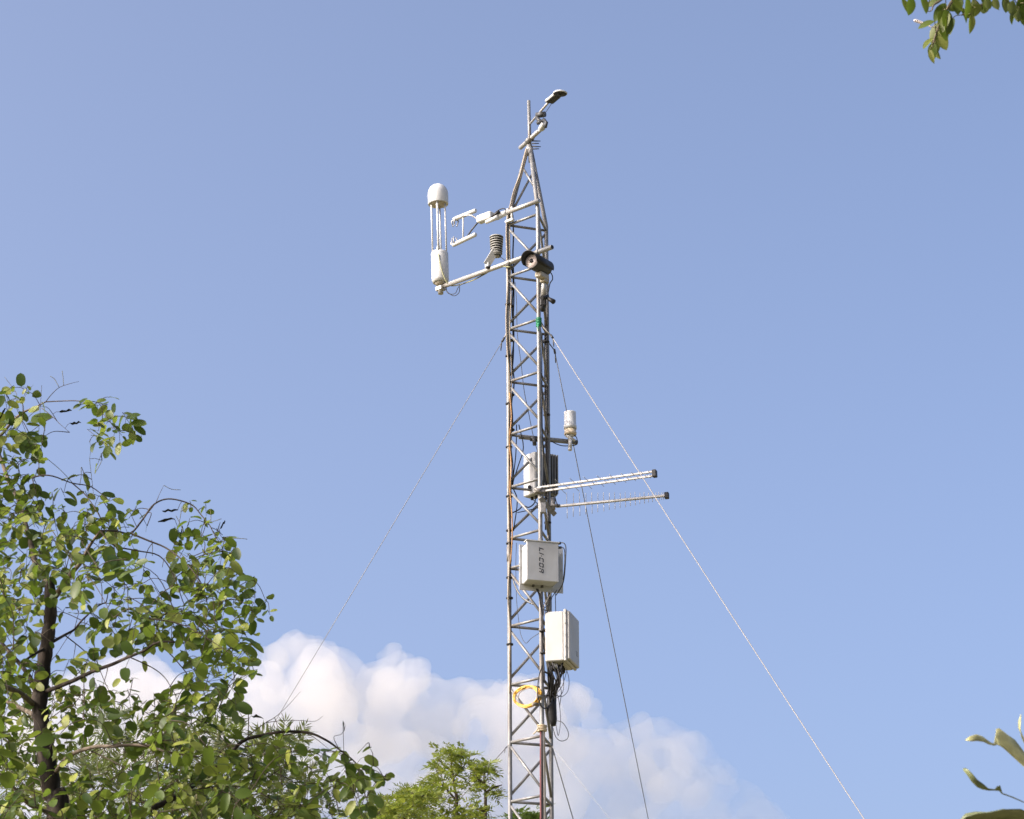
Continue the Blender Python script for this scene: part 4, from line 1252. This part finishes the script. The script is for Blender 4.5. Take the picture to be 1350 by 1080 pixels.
for q, k, d in clusters:
    a, da = sk.near(q)
    L = (q - a).length
    if L > .40: continue
    mid = a.lerp(q, 0.5) + V((rt.uniform(-.12, .12) * L, rt.uniform(-.12, .12) * L, 0.14 * L))
    P = smooth_path([a, mid, q], 4)
    r0 = min(0.0028, 0.0012 + L * 0.004)
    tw.tube(P, [r0 + (0.0008 - r0) * t / (len(P) - 1) for t in range(len(P))], 4, caps=False)
    if L > 0.03: sk.add(P)
    dirn = (P[-1] - P[-3]).normalized()
    az = rt.uniform(0, 2 * math.pi)
    rd = (V((math.cos(az), math.sin(az), rt.uniform(-1.1, 0.25))) + dirn * 0.6).normalized()
    up = V((rt.gauss(0, .4) + 0.25 * SUN.x, rt.gauss(0, .4) - .15, 1)).normalized()
    if abs(up.dot(rd)) > .93: up = V((0.2, -1, 0.2)).normalized()
    sd_ = up.cross(rd).normalized()
    sz0 = rt.choice((0.026, 0.036, 0.044, 0.050, 0.058)) * (0.86 if d < 3 else 1)
    stepn = sz0 * 0.42
    end = q
    q = q - rd * (stepn * k * .45)
    for n in range(k):
        base = q + rd * (stepn * n) + V((0, 0, -0.25 * stepn * n * n / 3))
        sg = 1 if n % 2 else -1
        out = rd * (0.5 if n < k - 1 else 1.4) + sd_ * sg * rt.uniform(.6, 1.1) + V((rt.gauss(0, .22), rt.gauss(0, .22), rt.gauss(-.12, .25)))
        if n == k - 1: out = rd + V((rt.gauss(0, .2), rt.gauss(0, .2), rt.gauss(-.2, .2)))
        out.normalize()
        u2 = (up + V((rt.gauss(0, .35), rt.gauss(0, .35), rt.gauss(0, .3)))).normalized()
        if abs(u2.dot(out)) > .93: u2 = V((0.2, -1, 0.3)).normalized()
        cxp, cyp, _ = proj(base + out * sz0 * .5)
        ci, cj = int(math.floor(cxp / 20)), int(math.floor((cyp - 480) / 20))
        if ci >= 0 and 0 <= cj < len(DENS) and (ci > 25 or DENS[cj][ci] == '0') and rt.random() < .88: continue
        if ci >= 0 and cj < 0: continue
        items.append((base + out * 0.004, rot_from(out, u2), sz0 * rt.uniform(.75, 1.12), rt.choice((0, 0, 1, 1, 2, 3))))
        end = base
    tw.tube([P[-1], q, end] if k > 1 else [P[-1], q], 0.0009, 3, caps=False)
for px, py, ang, sz, dy in ((148, 553, 120, .046, .0), (138, 560, 190, .04, .0), (137, 570, 215, .036, 0), (150, 575, 250, .038, 0), (158, 583, 265, .05, 0), (145, 588, 240, .045, 0), (166, 552, 25, .05, 0), (172, 558, -10, .055, 0), (176, 562, -30, .05, 0), (170, 572, -40, .034, 0),
                        (150, 545, 80, .034, 0), (123, 535, 290, .036, .05), (127, 530, 20, .034, .05), (40, 556, 25, .075, .2), (18, 572, -40, .066, .2), (38, 574, 280, .07, .2), (2, 566, 100, .06, .25), (28, 510, 95, .05, .25), (14, 520, 140, .04, .3),
                        (290, 930, 330, .055, .1), (310, 945, 335, .04, .1), (275, 925, 280, .06, 0), (480, 998, 335, .055, .3), (476, 1010, 330, .055, .3), (490, 1020, 320, .06, .3), (478, 1024, 265, .06, .3), (470, 1030, 240, .05, .3), (456, 1010, 100, .05, .3), (448, 1026, 200, .05, .3), (460, 1035, 260, .055, .3)):
    p = tp(px, py, dy); a = R(ang)
    a0, da = sk.near(p)
    tw.tube([a0, a0.lerp(p, .5) + V((0, 0, .005)), p], 0.0008, 3, caps=False)
    out = V((math.cos(a), rt.uniform(-.3, .3), math.sin(a))).normalized()
    up = V((rt.uniform(-.5, .2), -0.75, 0.55)).normalized()
    items.append((p, rot_from(out, up), sz, rt.choice((0, 1, 1, 3))))
M['withered'] = mat('withered_leaf', (0.03, 0.03, 0.015), 0.9, 0, 0.4, 40, spec=0.1)
for i_, (px, py, ln, az) in enumerate(((234, 673, .052, 185), (230, 684, .056, 188), (134, 607, .024, 100), (78, 543, .04, 8), (92, 558, .036, 2), (240, 694, .03, 262), (8, 520, .045, 300), (6, 538, .05, 250), (290, 697, .03, 60), (452, 952, .03, 280), (331, 944, .04, 350))):
    me_v = []; me_f = []
    for k_ in range(6):
        t = k_ / 5; w = .0055 * (rt.uniform(.5, 1.5) if 0 < k_ < 5 else .2)
        c = tp(px, py, .1) + V((math.cos(R(az)) * ln * t, rt.uniform(-.004, .004), math.sin(R(az)) * ln * t + rt.uniform(-.003, .003)))
        me_v += [c + V((0, 0, w)), c + V((.002, .006, 0)), c + V((0, 0, -w * rt.uniform(.3, 1)))]
    for k_ in range(5):
        for j_ in (0, 1): a = k_ * 3 + j_; me_f.append((a, a + 1, a + 4, a + 3))
    me = bpy.data.meshes.new('withered_leaf'); me.from_pydata([tuple(p - tree.location) for p in me_v], [], me_f); me.materials.append(M['withered'])
    h0, _ = sk.near(tp(px, py, .1)); tw.tube([h0, h0.lerp(tp(px, py, .1), .5) + V((0, 0, .004)), tp(px, py, .1)], .0009, 4, caps=False)
    o = bpy.data.objects.new('withered_leaf', me); COL.objects.link(o); o.parent = tree
tw.build('twig', M['twig'], tree)['kind'] = 'stuff'
put_leaves(tree, 'leaf', LEAFK, M['leaf_round'], items, 300)

# ------------------------------------------------------------------ feathery tree behind it
def feather_tree(root, Y, trunk_pts, blobs, kinds, m, size, seed, bark, limit=300, up_bias=0.5, twr=0.004):
    rn = random.Random(seed)
    skl = Skeleton()
    for pts, r0, r1 in trunk_pts:
        P = smooth_path(pts, 4); n = len(P)
        MB().tube(P, [r0 + (r1 - r0) * i / (n - 1) for i in range(n)], 8).build('trunk' if pts is trunk_pts[0][0] else 'branch', bark, root)
        skl.add(P)
    cl = []
    for cx, cy_, rx_, ry_, n, dp in blobs:
        for _ in range(n):
            while True:
                a, b = rn.uniform(-1, 1), rn.uniform(-1, 1)
                if a * a + b * b < 1: break
            cl.append(at(cx + a * rx_, cy_ + b * ry_, Y + rn.uniform(-dp, dp)))
    A0 = np.array(skl.p)
    cl.sort(key=lambda c: float(((A0 - np.array(c)) ** 2).sum(1).min()))
    its = []; twg = MB()
    for q in cl:
        a, da = skl.near(q); L = (q - a).length
        mid = a.lerp(q, .5) + V((rn.uniform(-.1, .1) * L, rn.uniform(-.1, .1) * L, -0.08 * L))
        P = smooth_path([a, mid, q], 3)
        twg.tube(P, [min(twr, .0012 + L * .006) + (0.0012 - min(twr, .0012 + L * .006)) * t / (len(P) - 1) for t in range(len(P))], 4, caps=False)
        if L > .05: skl.add(P)
        for _ in range(3):
            az = rn.uniform(0, 2 * math.pi)
            out = V((math.cos(az), math.sin(az), rn.uniform(-.45, .9) * up_bias * 2)).normalized()
            its.append((q + V((rn.gauss(0, .01), rn.gauss(0, .01), rn.gauss(0, .01))), rot_from(out, V((rn.gauss(0, .4), rn.gauss(0, .4), 1))), size * rn.uniform(.7, 1.2), rn.randrange(len(kinds))))
    twg.build('twig', bark, root)['kind'] = 'stuff'
    put_leaves(root, 'leaf', kinds, m, its, limit)


rs_ = random.Random(8)
narrow = [spray(1.0, 7, 0.55, 0.040, 40, rs_, 0.2) for _ in range(3)]
YF = 13.5


def fp(px, py, dy=0.0): return at(px, py, YF + dy)


ft = thing('feathery_tree', V((fp(250, 1080).x, YF, 0)), 'pale feathery tree with narrow leaves behind the round leaved tree', 'tree')
gx0 = fp(250, 1080).x
feather_tree(ft, YF, [
    ([V((gx0, YF, -.05)), V((gx0 + .03, YF, 1.5)), V((gx0 - .02, YF, 3.0)), fp(255, 1100), fp(262, 1060), fp(272, 1020), fp(285, 985), fp(290, 965)], .06, .006),
    ([fp(255, 1100), fp(220, 1060, .1), fp(190, 1020, .15), fp(165, 985, .2), fp(155, 955, .2)], .015, .004),
    ([fp(225, 1065, .1), fp(180, 1055, -.1), fp(140, 1035, -.2), fp(128, 1010, -.2)], .010, .003),
    ([fp(258, 1085), fp(310, 1055, .1), fp(345, 1025, .2), fp(370, 995, .2), fp(385, 985, .2)], .014, .004),
    ([fp(250, 1110), fp(120, 1085, .2), fp(60, 1060, .2), fp(20, 1030, .2)], .014, .004),
    ([fp(255, 1110), fp(330, 1085, .2), fp(390, 1065, .2), fp(425, 1050, .2)], .014, .004)],
    [(155, 965, 20, 26, 10, .3), (128, 1012, 30, 20, 14, .3), (180, 1000, 30, 26, 9, .4), (290, 968, 16, 14, 9, .3), (245, 1000, 45, 26, 15, .5), (325, 1000, 45, 22, 16, .4), (378, 990, 30, 18, 12, .4),
     (270, 1045, 130, 30, 44, .6), (400, 1050, 40, 26, 14, .4), (60, 1045, 60, 30, 14, .5), (215, 945, 16, 16, 3, .2), (20, 970, 30, 50, 6, .3), (250, 1100, 180, 25, 40, .6)],
    narrow, M['leaf_feather'], 0.115, 31, M['twig_green'], 300, .9)

# ------------------------------------------------------------------ trees beside and behind the mast
YC = 16.5


def cp(px, py, dy=0.0): return at(px, py, YC + dy)


neem = [spray(1.0, 6, 0.38, 0.060, 55, rs_, 0.5) for _ in range(4)]


def far_tree(name, label, base_px, trunk_px, branches, blobs, m, size, seed, limit=300, dy0=0.0):
    b = cp(base_px, 1080, dy0)
    root = thing(name, V((b.x, YC + dy0, 0)), label, 'tree', 'feathery and bushy treetops at the bottom edge')
    pts = [V((b.x, YC + dy0, -.05)), V((b.x + .05, YC + dy0, 1.5)), V((b.x - .04, YC + dy0, 3.0)), V((b.x, YC + dy0, 4.1))] + [cp(x, y, dy0) for x, y in trunk_px]
    feather_tree(root, YC + dy0, [(pts, .020, .002)] + [([cp(x, y, dy0) for x, y in br], .008, .003) for br in branches], blobs, neem, m, size, seed, M['twig'], limit, .5, .004)


far_tree('feathery_tree', 'taller feathery tree with a tufted top left of mast', 604, [(602, 1065), (600, 1045), (597, 1020), (594, 1000), (592, 990)],
         [[(601, 1055), (588, 1040), (575, 1030)], [(598, 1025), (608, 1015), (613, 1008)], [(597, 1018), (585, 1008), (576, 1000)]],
         [(594, 994, 20, 10, 15, .2), (586, 1010, 20, 12, 12, .2), (606, 1008, 12, 12, 7, .2), (578, 1020, 12, 8, 4, .15), (572, 1044, 26, 17, 26, .3), (545, 1056, 22, 14, 16, .3), (612, 1074, 18, 10, 8, .2), (580, 1085, 40, 20, 34, .3)],
         M['leaf_far'], .088, 41)
far_tree('feathery_tree', 'shorter feathery tree touching the mast on its left', 640, [(640, 1065), (640, 1045), (638, 1025), (640, 1010)],
         [[(640, 1045), (652, 1038), (662, 1035)], [(640, 1035), (628, 1025), (620, 1020)], [(640, 1070), (625, 1065), (615, 1062)]],
         [(637, 1010, 12, 9, 8, .15), (626, 1022, 10, 10, 6, .15), (641, 1028, 11, 11, 8, .15), (630, 1044, 19, 10, 9, .2), (646, 1046, 7, 7, 3, .1), (628, 1080, 24, 14, 20, .2)],
         M['leaf_far'], .085, 43, dy0=-.2)
far_tree('bushy_tree', 'low yellow green bushy treetop at the bottom edge', 535, [(535, 1090), (534, 1075), (536, 1060)],
         [[(535, 1080), (515, 1072), (500, 1070)], [(536, 1070), (550, 1055), (560, 1048)]],
         [(540, 1060, 32, 15, 34, .3), (556, 1046, 18, 12, 14, .2), (510, 1068, 28, 12, 28, .3), (484, 1076, 24, 9, 18, .3), (530, 1095, 60, 20, 60, .4)],
         M['leaf_far'], .085, 47, dy0=-0.7)
far_tree('bushy_tree', 'dark green treetop seen through the mast at bottom', 697, [(697, 1100), (697, 1085), (698, 1075)],
         [[(697, 1085), (688, 1080), (682, 1076)]],
         [(697, 1078, 13, 10, 26, .3), (690, 1092, 22, 12, 30, .3)], M['leaf_dark'], .14, 53, dy0=8.0)

# ------------------------------------------------------------------ branch hanging in from the right, top corner
YO = 5.6


def op(px, py, dy=0.0): return at(px, py, YO + dy)


ro = random.Random(77)
ox = op(1500, 100).x
over = thing('overhanging_tree', V((ox + .35, YO + .3, 0)), 'tree whose leafy branch hangs into the top right corner', 'tree')
Pt = smooth_path([V((ox + .35, YO + .3, -.05)), V((ox + .42, YO + .3, 1.5)), V((ox + .36, YO + .3, 3.2)), V((ox + .3, YO + .3, 4.4)), V((ox + .34, YO + .3, 5.4))], 5)
MB().tube(Pt, [.09 - .05 * i / (len(Pt) - 1) for i in range(len(Pt))], 12).build('trunk', M['bark'], over)
so_ = Skeleton()
OB = [([V((ox + .3, YO + .3, 4.35)), op(1440, -50, .1), op(1380, -40), op(1320, -22), op(1280, -12), op(1250, -6), op(1230, -4), op(1196, -12)], .016, .003),
      ([op(1262, -8), op(1250, 10), op(1240, 30), op(1233, 48), op(1229, 62)], .004, .0015),
      ([op(1320, -22), op(1304, -2, .02), op(1296, 6, .03), op(1280, 13, .03), op(1268, 20, .03)], .004, .002),
      ([op(1380, -40), op(1352, -14), op(1341, 6), op(1345, 25)], .004, .0015),
      ([op(1250, -6), op(1232, 6), op(1228, 14), op(1222, 15)], .0025, .001)]
for pts, a, b in OB:
    P = smooth_path(pts, 5); n = len(P)
    MB().tube(P, [a + (b - a) * i / (n - 1) for i in range(n)], 7).build('branch', M['bark_pale'], over)
    so_.add(P)
its = []
stem = MB()
EX = [(1190, -2, 285, .042), (1202, -4, 262, .050), (1215, -6, 280, .052), (1250, 16, 248, .058), (1247, 4, 232, .060), (1262, -4, 262, .060), (1275, -6, 268, .058), (1283, -2, 280, .050), (1242, 14, 262, .055), (1247, 12, 275, .058),
      (1232, 28, 200, .046), (1236, 30, 250, .052), (1240, 30, 290, .048), (1252, 20, 262, .060), (1256, 24, 255, .052), (1234, 44, 268, .055), (1238, 40, 285, .055), (1230, 50, 235, .046), (1230, 56, 270, .046), (1226, 66, 275, .036), (1229, 62, 255, .036), (1233, 60, 275, .044),
      (1280, 19, 268, .049), (1293, 6, 232, .056), (1286, 10, 250, .046), (1298, 2, 262, .045), (1304, -4, 255, .050), (1314, -4, 260, .046), (1309, 0, 285, .040), (1325, -4, 270, .042), (1331, -4, 250, .045),
      (1336, 0, 262, .050), (1340, 6, 280, .052), (1344, 10, 250, .054), (1346, 18, 290, .046), (1340, 14, 240, .044), (1350, 4, 270, .05), (1270, 0, 215, .05), (1262, 8, 300, .05), (1255, 0, 320, .04), (1244, -2, 200, .05), (1290, -8, 300, .05), (1352, -6, 240, .05)]
for px, py, ang, sz in EX:
    p = op(px, py, ro.uniform(-.06, .06)); a = R(ang + ro.uniform(-6, 6))
    a0, _ = so_.near(p)
    stem.tube([a0, a0.lerp(p, .6) + V((0, 0, .004)), p], .0011, 4, caps=False)
    out = V((math.cos(a), ro.uniform(-.35, .35), math.sin(a))).normalized()
    up = V((ro.uniform(-1.1, .9), -1.0 * ro.choice((1, 1, -1)), ro.uniform(-.2, .6))).normalized()
    its.append((p, rot_from(out, up), sz * .9, ro.choice((0, 0, 2, 1))))
for _ in range(420):
    px = ro.uniform(1200, 1650); py = -30 - abs(ro.gauss(0, 90)) if px < 1390 else ro.uniform(-220, 120)
    p = op(px, py - 14, ro.uniform(-.4, .5))
    a0, _ = so_.near(p)
    if (p - a0).length > .45: continue
    stem.tube([a0, a0.lerp(p, .6) + V((0, 0, .02)), p], .0012, 4, caps=False)
    so_.add([a0, p])
    for _k in range(2):
        az = ro.uniform(0, 6.28); out = V((math.cos(az), math.sin(az), ro.uniform(-1.2, .2))).normalized()
        its.append((p, rot_from(out, V((ro.gauss(0, .4), ro.gauss(0, .4), 1))), ro.uniform(.04, .058), ro.choice((0, 0, 2, 1))))
stem.build('twig', M['twig_green'], over)['kind'] = 'stuff'
bd = MB()
for k_ in range(6):
    p = op(1206 + k_ * 2.4, 27 + k_ * 0.9); bd.lathe(p, (1, 0, -.3), [(0, -.003), (.0042, 0), (.003, .003), (0, .004)], 6)
bd.tube([op(1219, 31), op(1228, 36), op(1236, 36)], .0013, 4)
bd.build('flower_bud', M['lens'], over)
ov = [blade(1.0, 0.24, 0.3, 0.10, 9, 1.9, .8), blade(1.0, 0.28, 0.15, 0.2, 9, 1.9, .75), blade(1.0, 0.2, 0.7, 0.3, 9, 1.9, .8)]
put_leaves(over, 'leaf', ov, M['leaf_over'], its, 60)

# ------------------------------------------------------------------ shrub with curled leaves, right edge
YS = 5.0


def sp_(px, py, dy=0.0): return at(px, py, YS + dy)


sx0 = sp_(1420, 1080).x
shrub = thing('tall_shrub', V((sx0, YS + .1, 0)), 'tall shrub with curled pale leaves at lower right edge', 'shrub')
St = smooth_path([V((sx0, YS + .1, -.03)), V((sx0 + .03, YS + .1, 1.0)), V((sx0 - .02, YS + .1, 2.0)), sp_(1405, 1090, .05), sp_(1395, 1060), sp_(1385, 1020), sp_(1378, 985)], 5)
MB().tube(St, [.016 - .012 * i / (len(St) - 1) for i in range(len(St))], 8).build('stem', M['bark_pale'], shrub)


def ribbon(name, m, rows, seed=1, tilt=0):
    """rows: (px, py, distance, half width towards the viewer side, half width away, curl height)"""
    rn = random.Random(seed)
    v = []; f = []
    n = len(rows); W = 6
    for k, (px, py, dy, wa, wb, cu) in enumerate(rows):
        c = sp_(px, py, dy)
        for j in range(W + 1):
            t = j / W * 2 - 1
            w = wa if t < 0 else wb
            jag = 1 + (rn.uniform(-.3, .3) if j in (0, W) else rn.uniform(-.05, .05))
            v.append(c + V((0, t * w * jag * math.cos(R(tilt)), t * w * jag * math.sin(R(tilt)) + cu * (t * t) + 0.25 * cu * t)))
    for k in range(n - 1):
        for j in range(W):
            a = k * (W + 1) + j; f.append((a, a + 1, a + W + 2, a + W + 1))
    me = bpy.data.meshes.new(name); org = origin_of(shrub)
    me.from_pydata([tuple(p - org) for p in v], [], f); me.materials.append(m)
    me.polygons.foreach_set('use_smooth', [True] * len(f)); me.update()
    o = bpy.data.objects.new(name, me); COL.objects.link(o); o.parent = shrub
    md = o.modifiers.new('thick', 'SOLIDIFY'); md.thickness = .0006
    return o


lf = ribbon('leaf', M['leaf_dry'], [(1272.5, 976, -.05, .001, .001, 0), (1279, 971, -.05, .008, .005, -.005), (1287, 968.5, -.04, .010, .006, -.008), (1295, 971, -.03, .010, .004, -.008), (1303, 977, -.02, .006, .002, -.004),
                                     (1311, 983, -.01, .003, .003, .002), (1313, 982, 0, .004, .012, .004), (1314.5, 981.5, 0, .005, .021, .006), (1317.5, 982.5, 0, .007, .028, .009), (1322, 985, .01, .010, .034, .010), (1332, 994, .02, .012, .036, .012), (1344, 1005, .03, .012, .036, .012), (1358, 1018, .03, .010, .030, .01), (1380, 1035, .03, .003, .003, 0)], 3, 48)
lf['label'] = 'pale yellow curled dry leaf'
lf = ribbon('leaf', M['leaf_dull'], [(1270, 1016, -.02, .004, .004, .004), (1275, 1022, -.02, .010, .010, .012), (1281, 1031, -.02, .014, .014, .016), (1288, 1038, -.01, .018, .018, .014), (1295, 1041, 0, .018, .016, .010), (1303, 1042.5, 0, .004, .004, .004), (1311, 1042.5, .0, .005, .004, .002),
                                     (1317, 1043, .01, .014, .012, .010), (1321, 1046.5, .01, .004, .004, 0), (1334, 1051, .02, .003, .003, 0), (1350, 1058, .02, .003, .003, 0), (1392, 1066, .03, .002, .002, 0)], 5)
lf['label'] = 'ragged dull green leaf eaten along its edge'
lf = ribbon('leaf', M['leaf_dry'], [(1346, 942, -.02, .002, .002, 0), (1343.5, 950, -.02, .012, .012, -.008), (1344, 960, -.01, .018, .016, -.010), (1349, 972, 0, .018, .016, -.008), (1358, 988, .02, .012, .012, -.004), (1380, 1010, .03, .002, .002, 0)], 7, 50)
lf['label'] = 'small pale leaf tip at the frame edge'
lf = ribbon('leaf', M['leaf_dull'], [(1264, 1083, -.08, .012, .012, -.004), (1272, 1074, -.07, .030, .022, -.012), (1284, 1072, -.06, .040, .030, -.014), (1300, 1073, -.05, .046, .036, -.012), (1318, 1070, -.03, .050, .040, -.008), (1338, 1072, -.01, .046, .036, -.006), (1360, 1078, .0, .03, .03, -.004), (1398, 1090, .05, .003, .003, 0)], 9)
lf['label'] = 'broad grey green leaf along the bottom edge'
for a in range(5):
    x = 1395 + a * 22; y = 1010 + 60 * (a % 3)
    ribbon('leaf', M['leaf_dull'], [(x, y, .0, .004, .004, 0), (x + 20, y - 24, .05 * a - .1, .03, .03, .01), (x + 45, y - 30, .05 * a - .1, .036, .036, .01), (x + 80, y - 16, .08 * a - .1, .026, .026, .006), (x + 110, y + 10, .1 * a - .1, .003, .003, 0)], 20 + a)
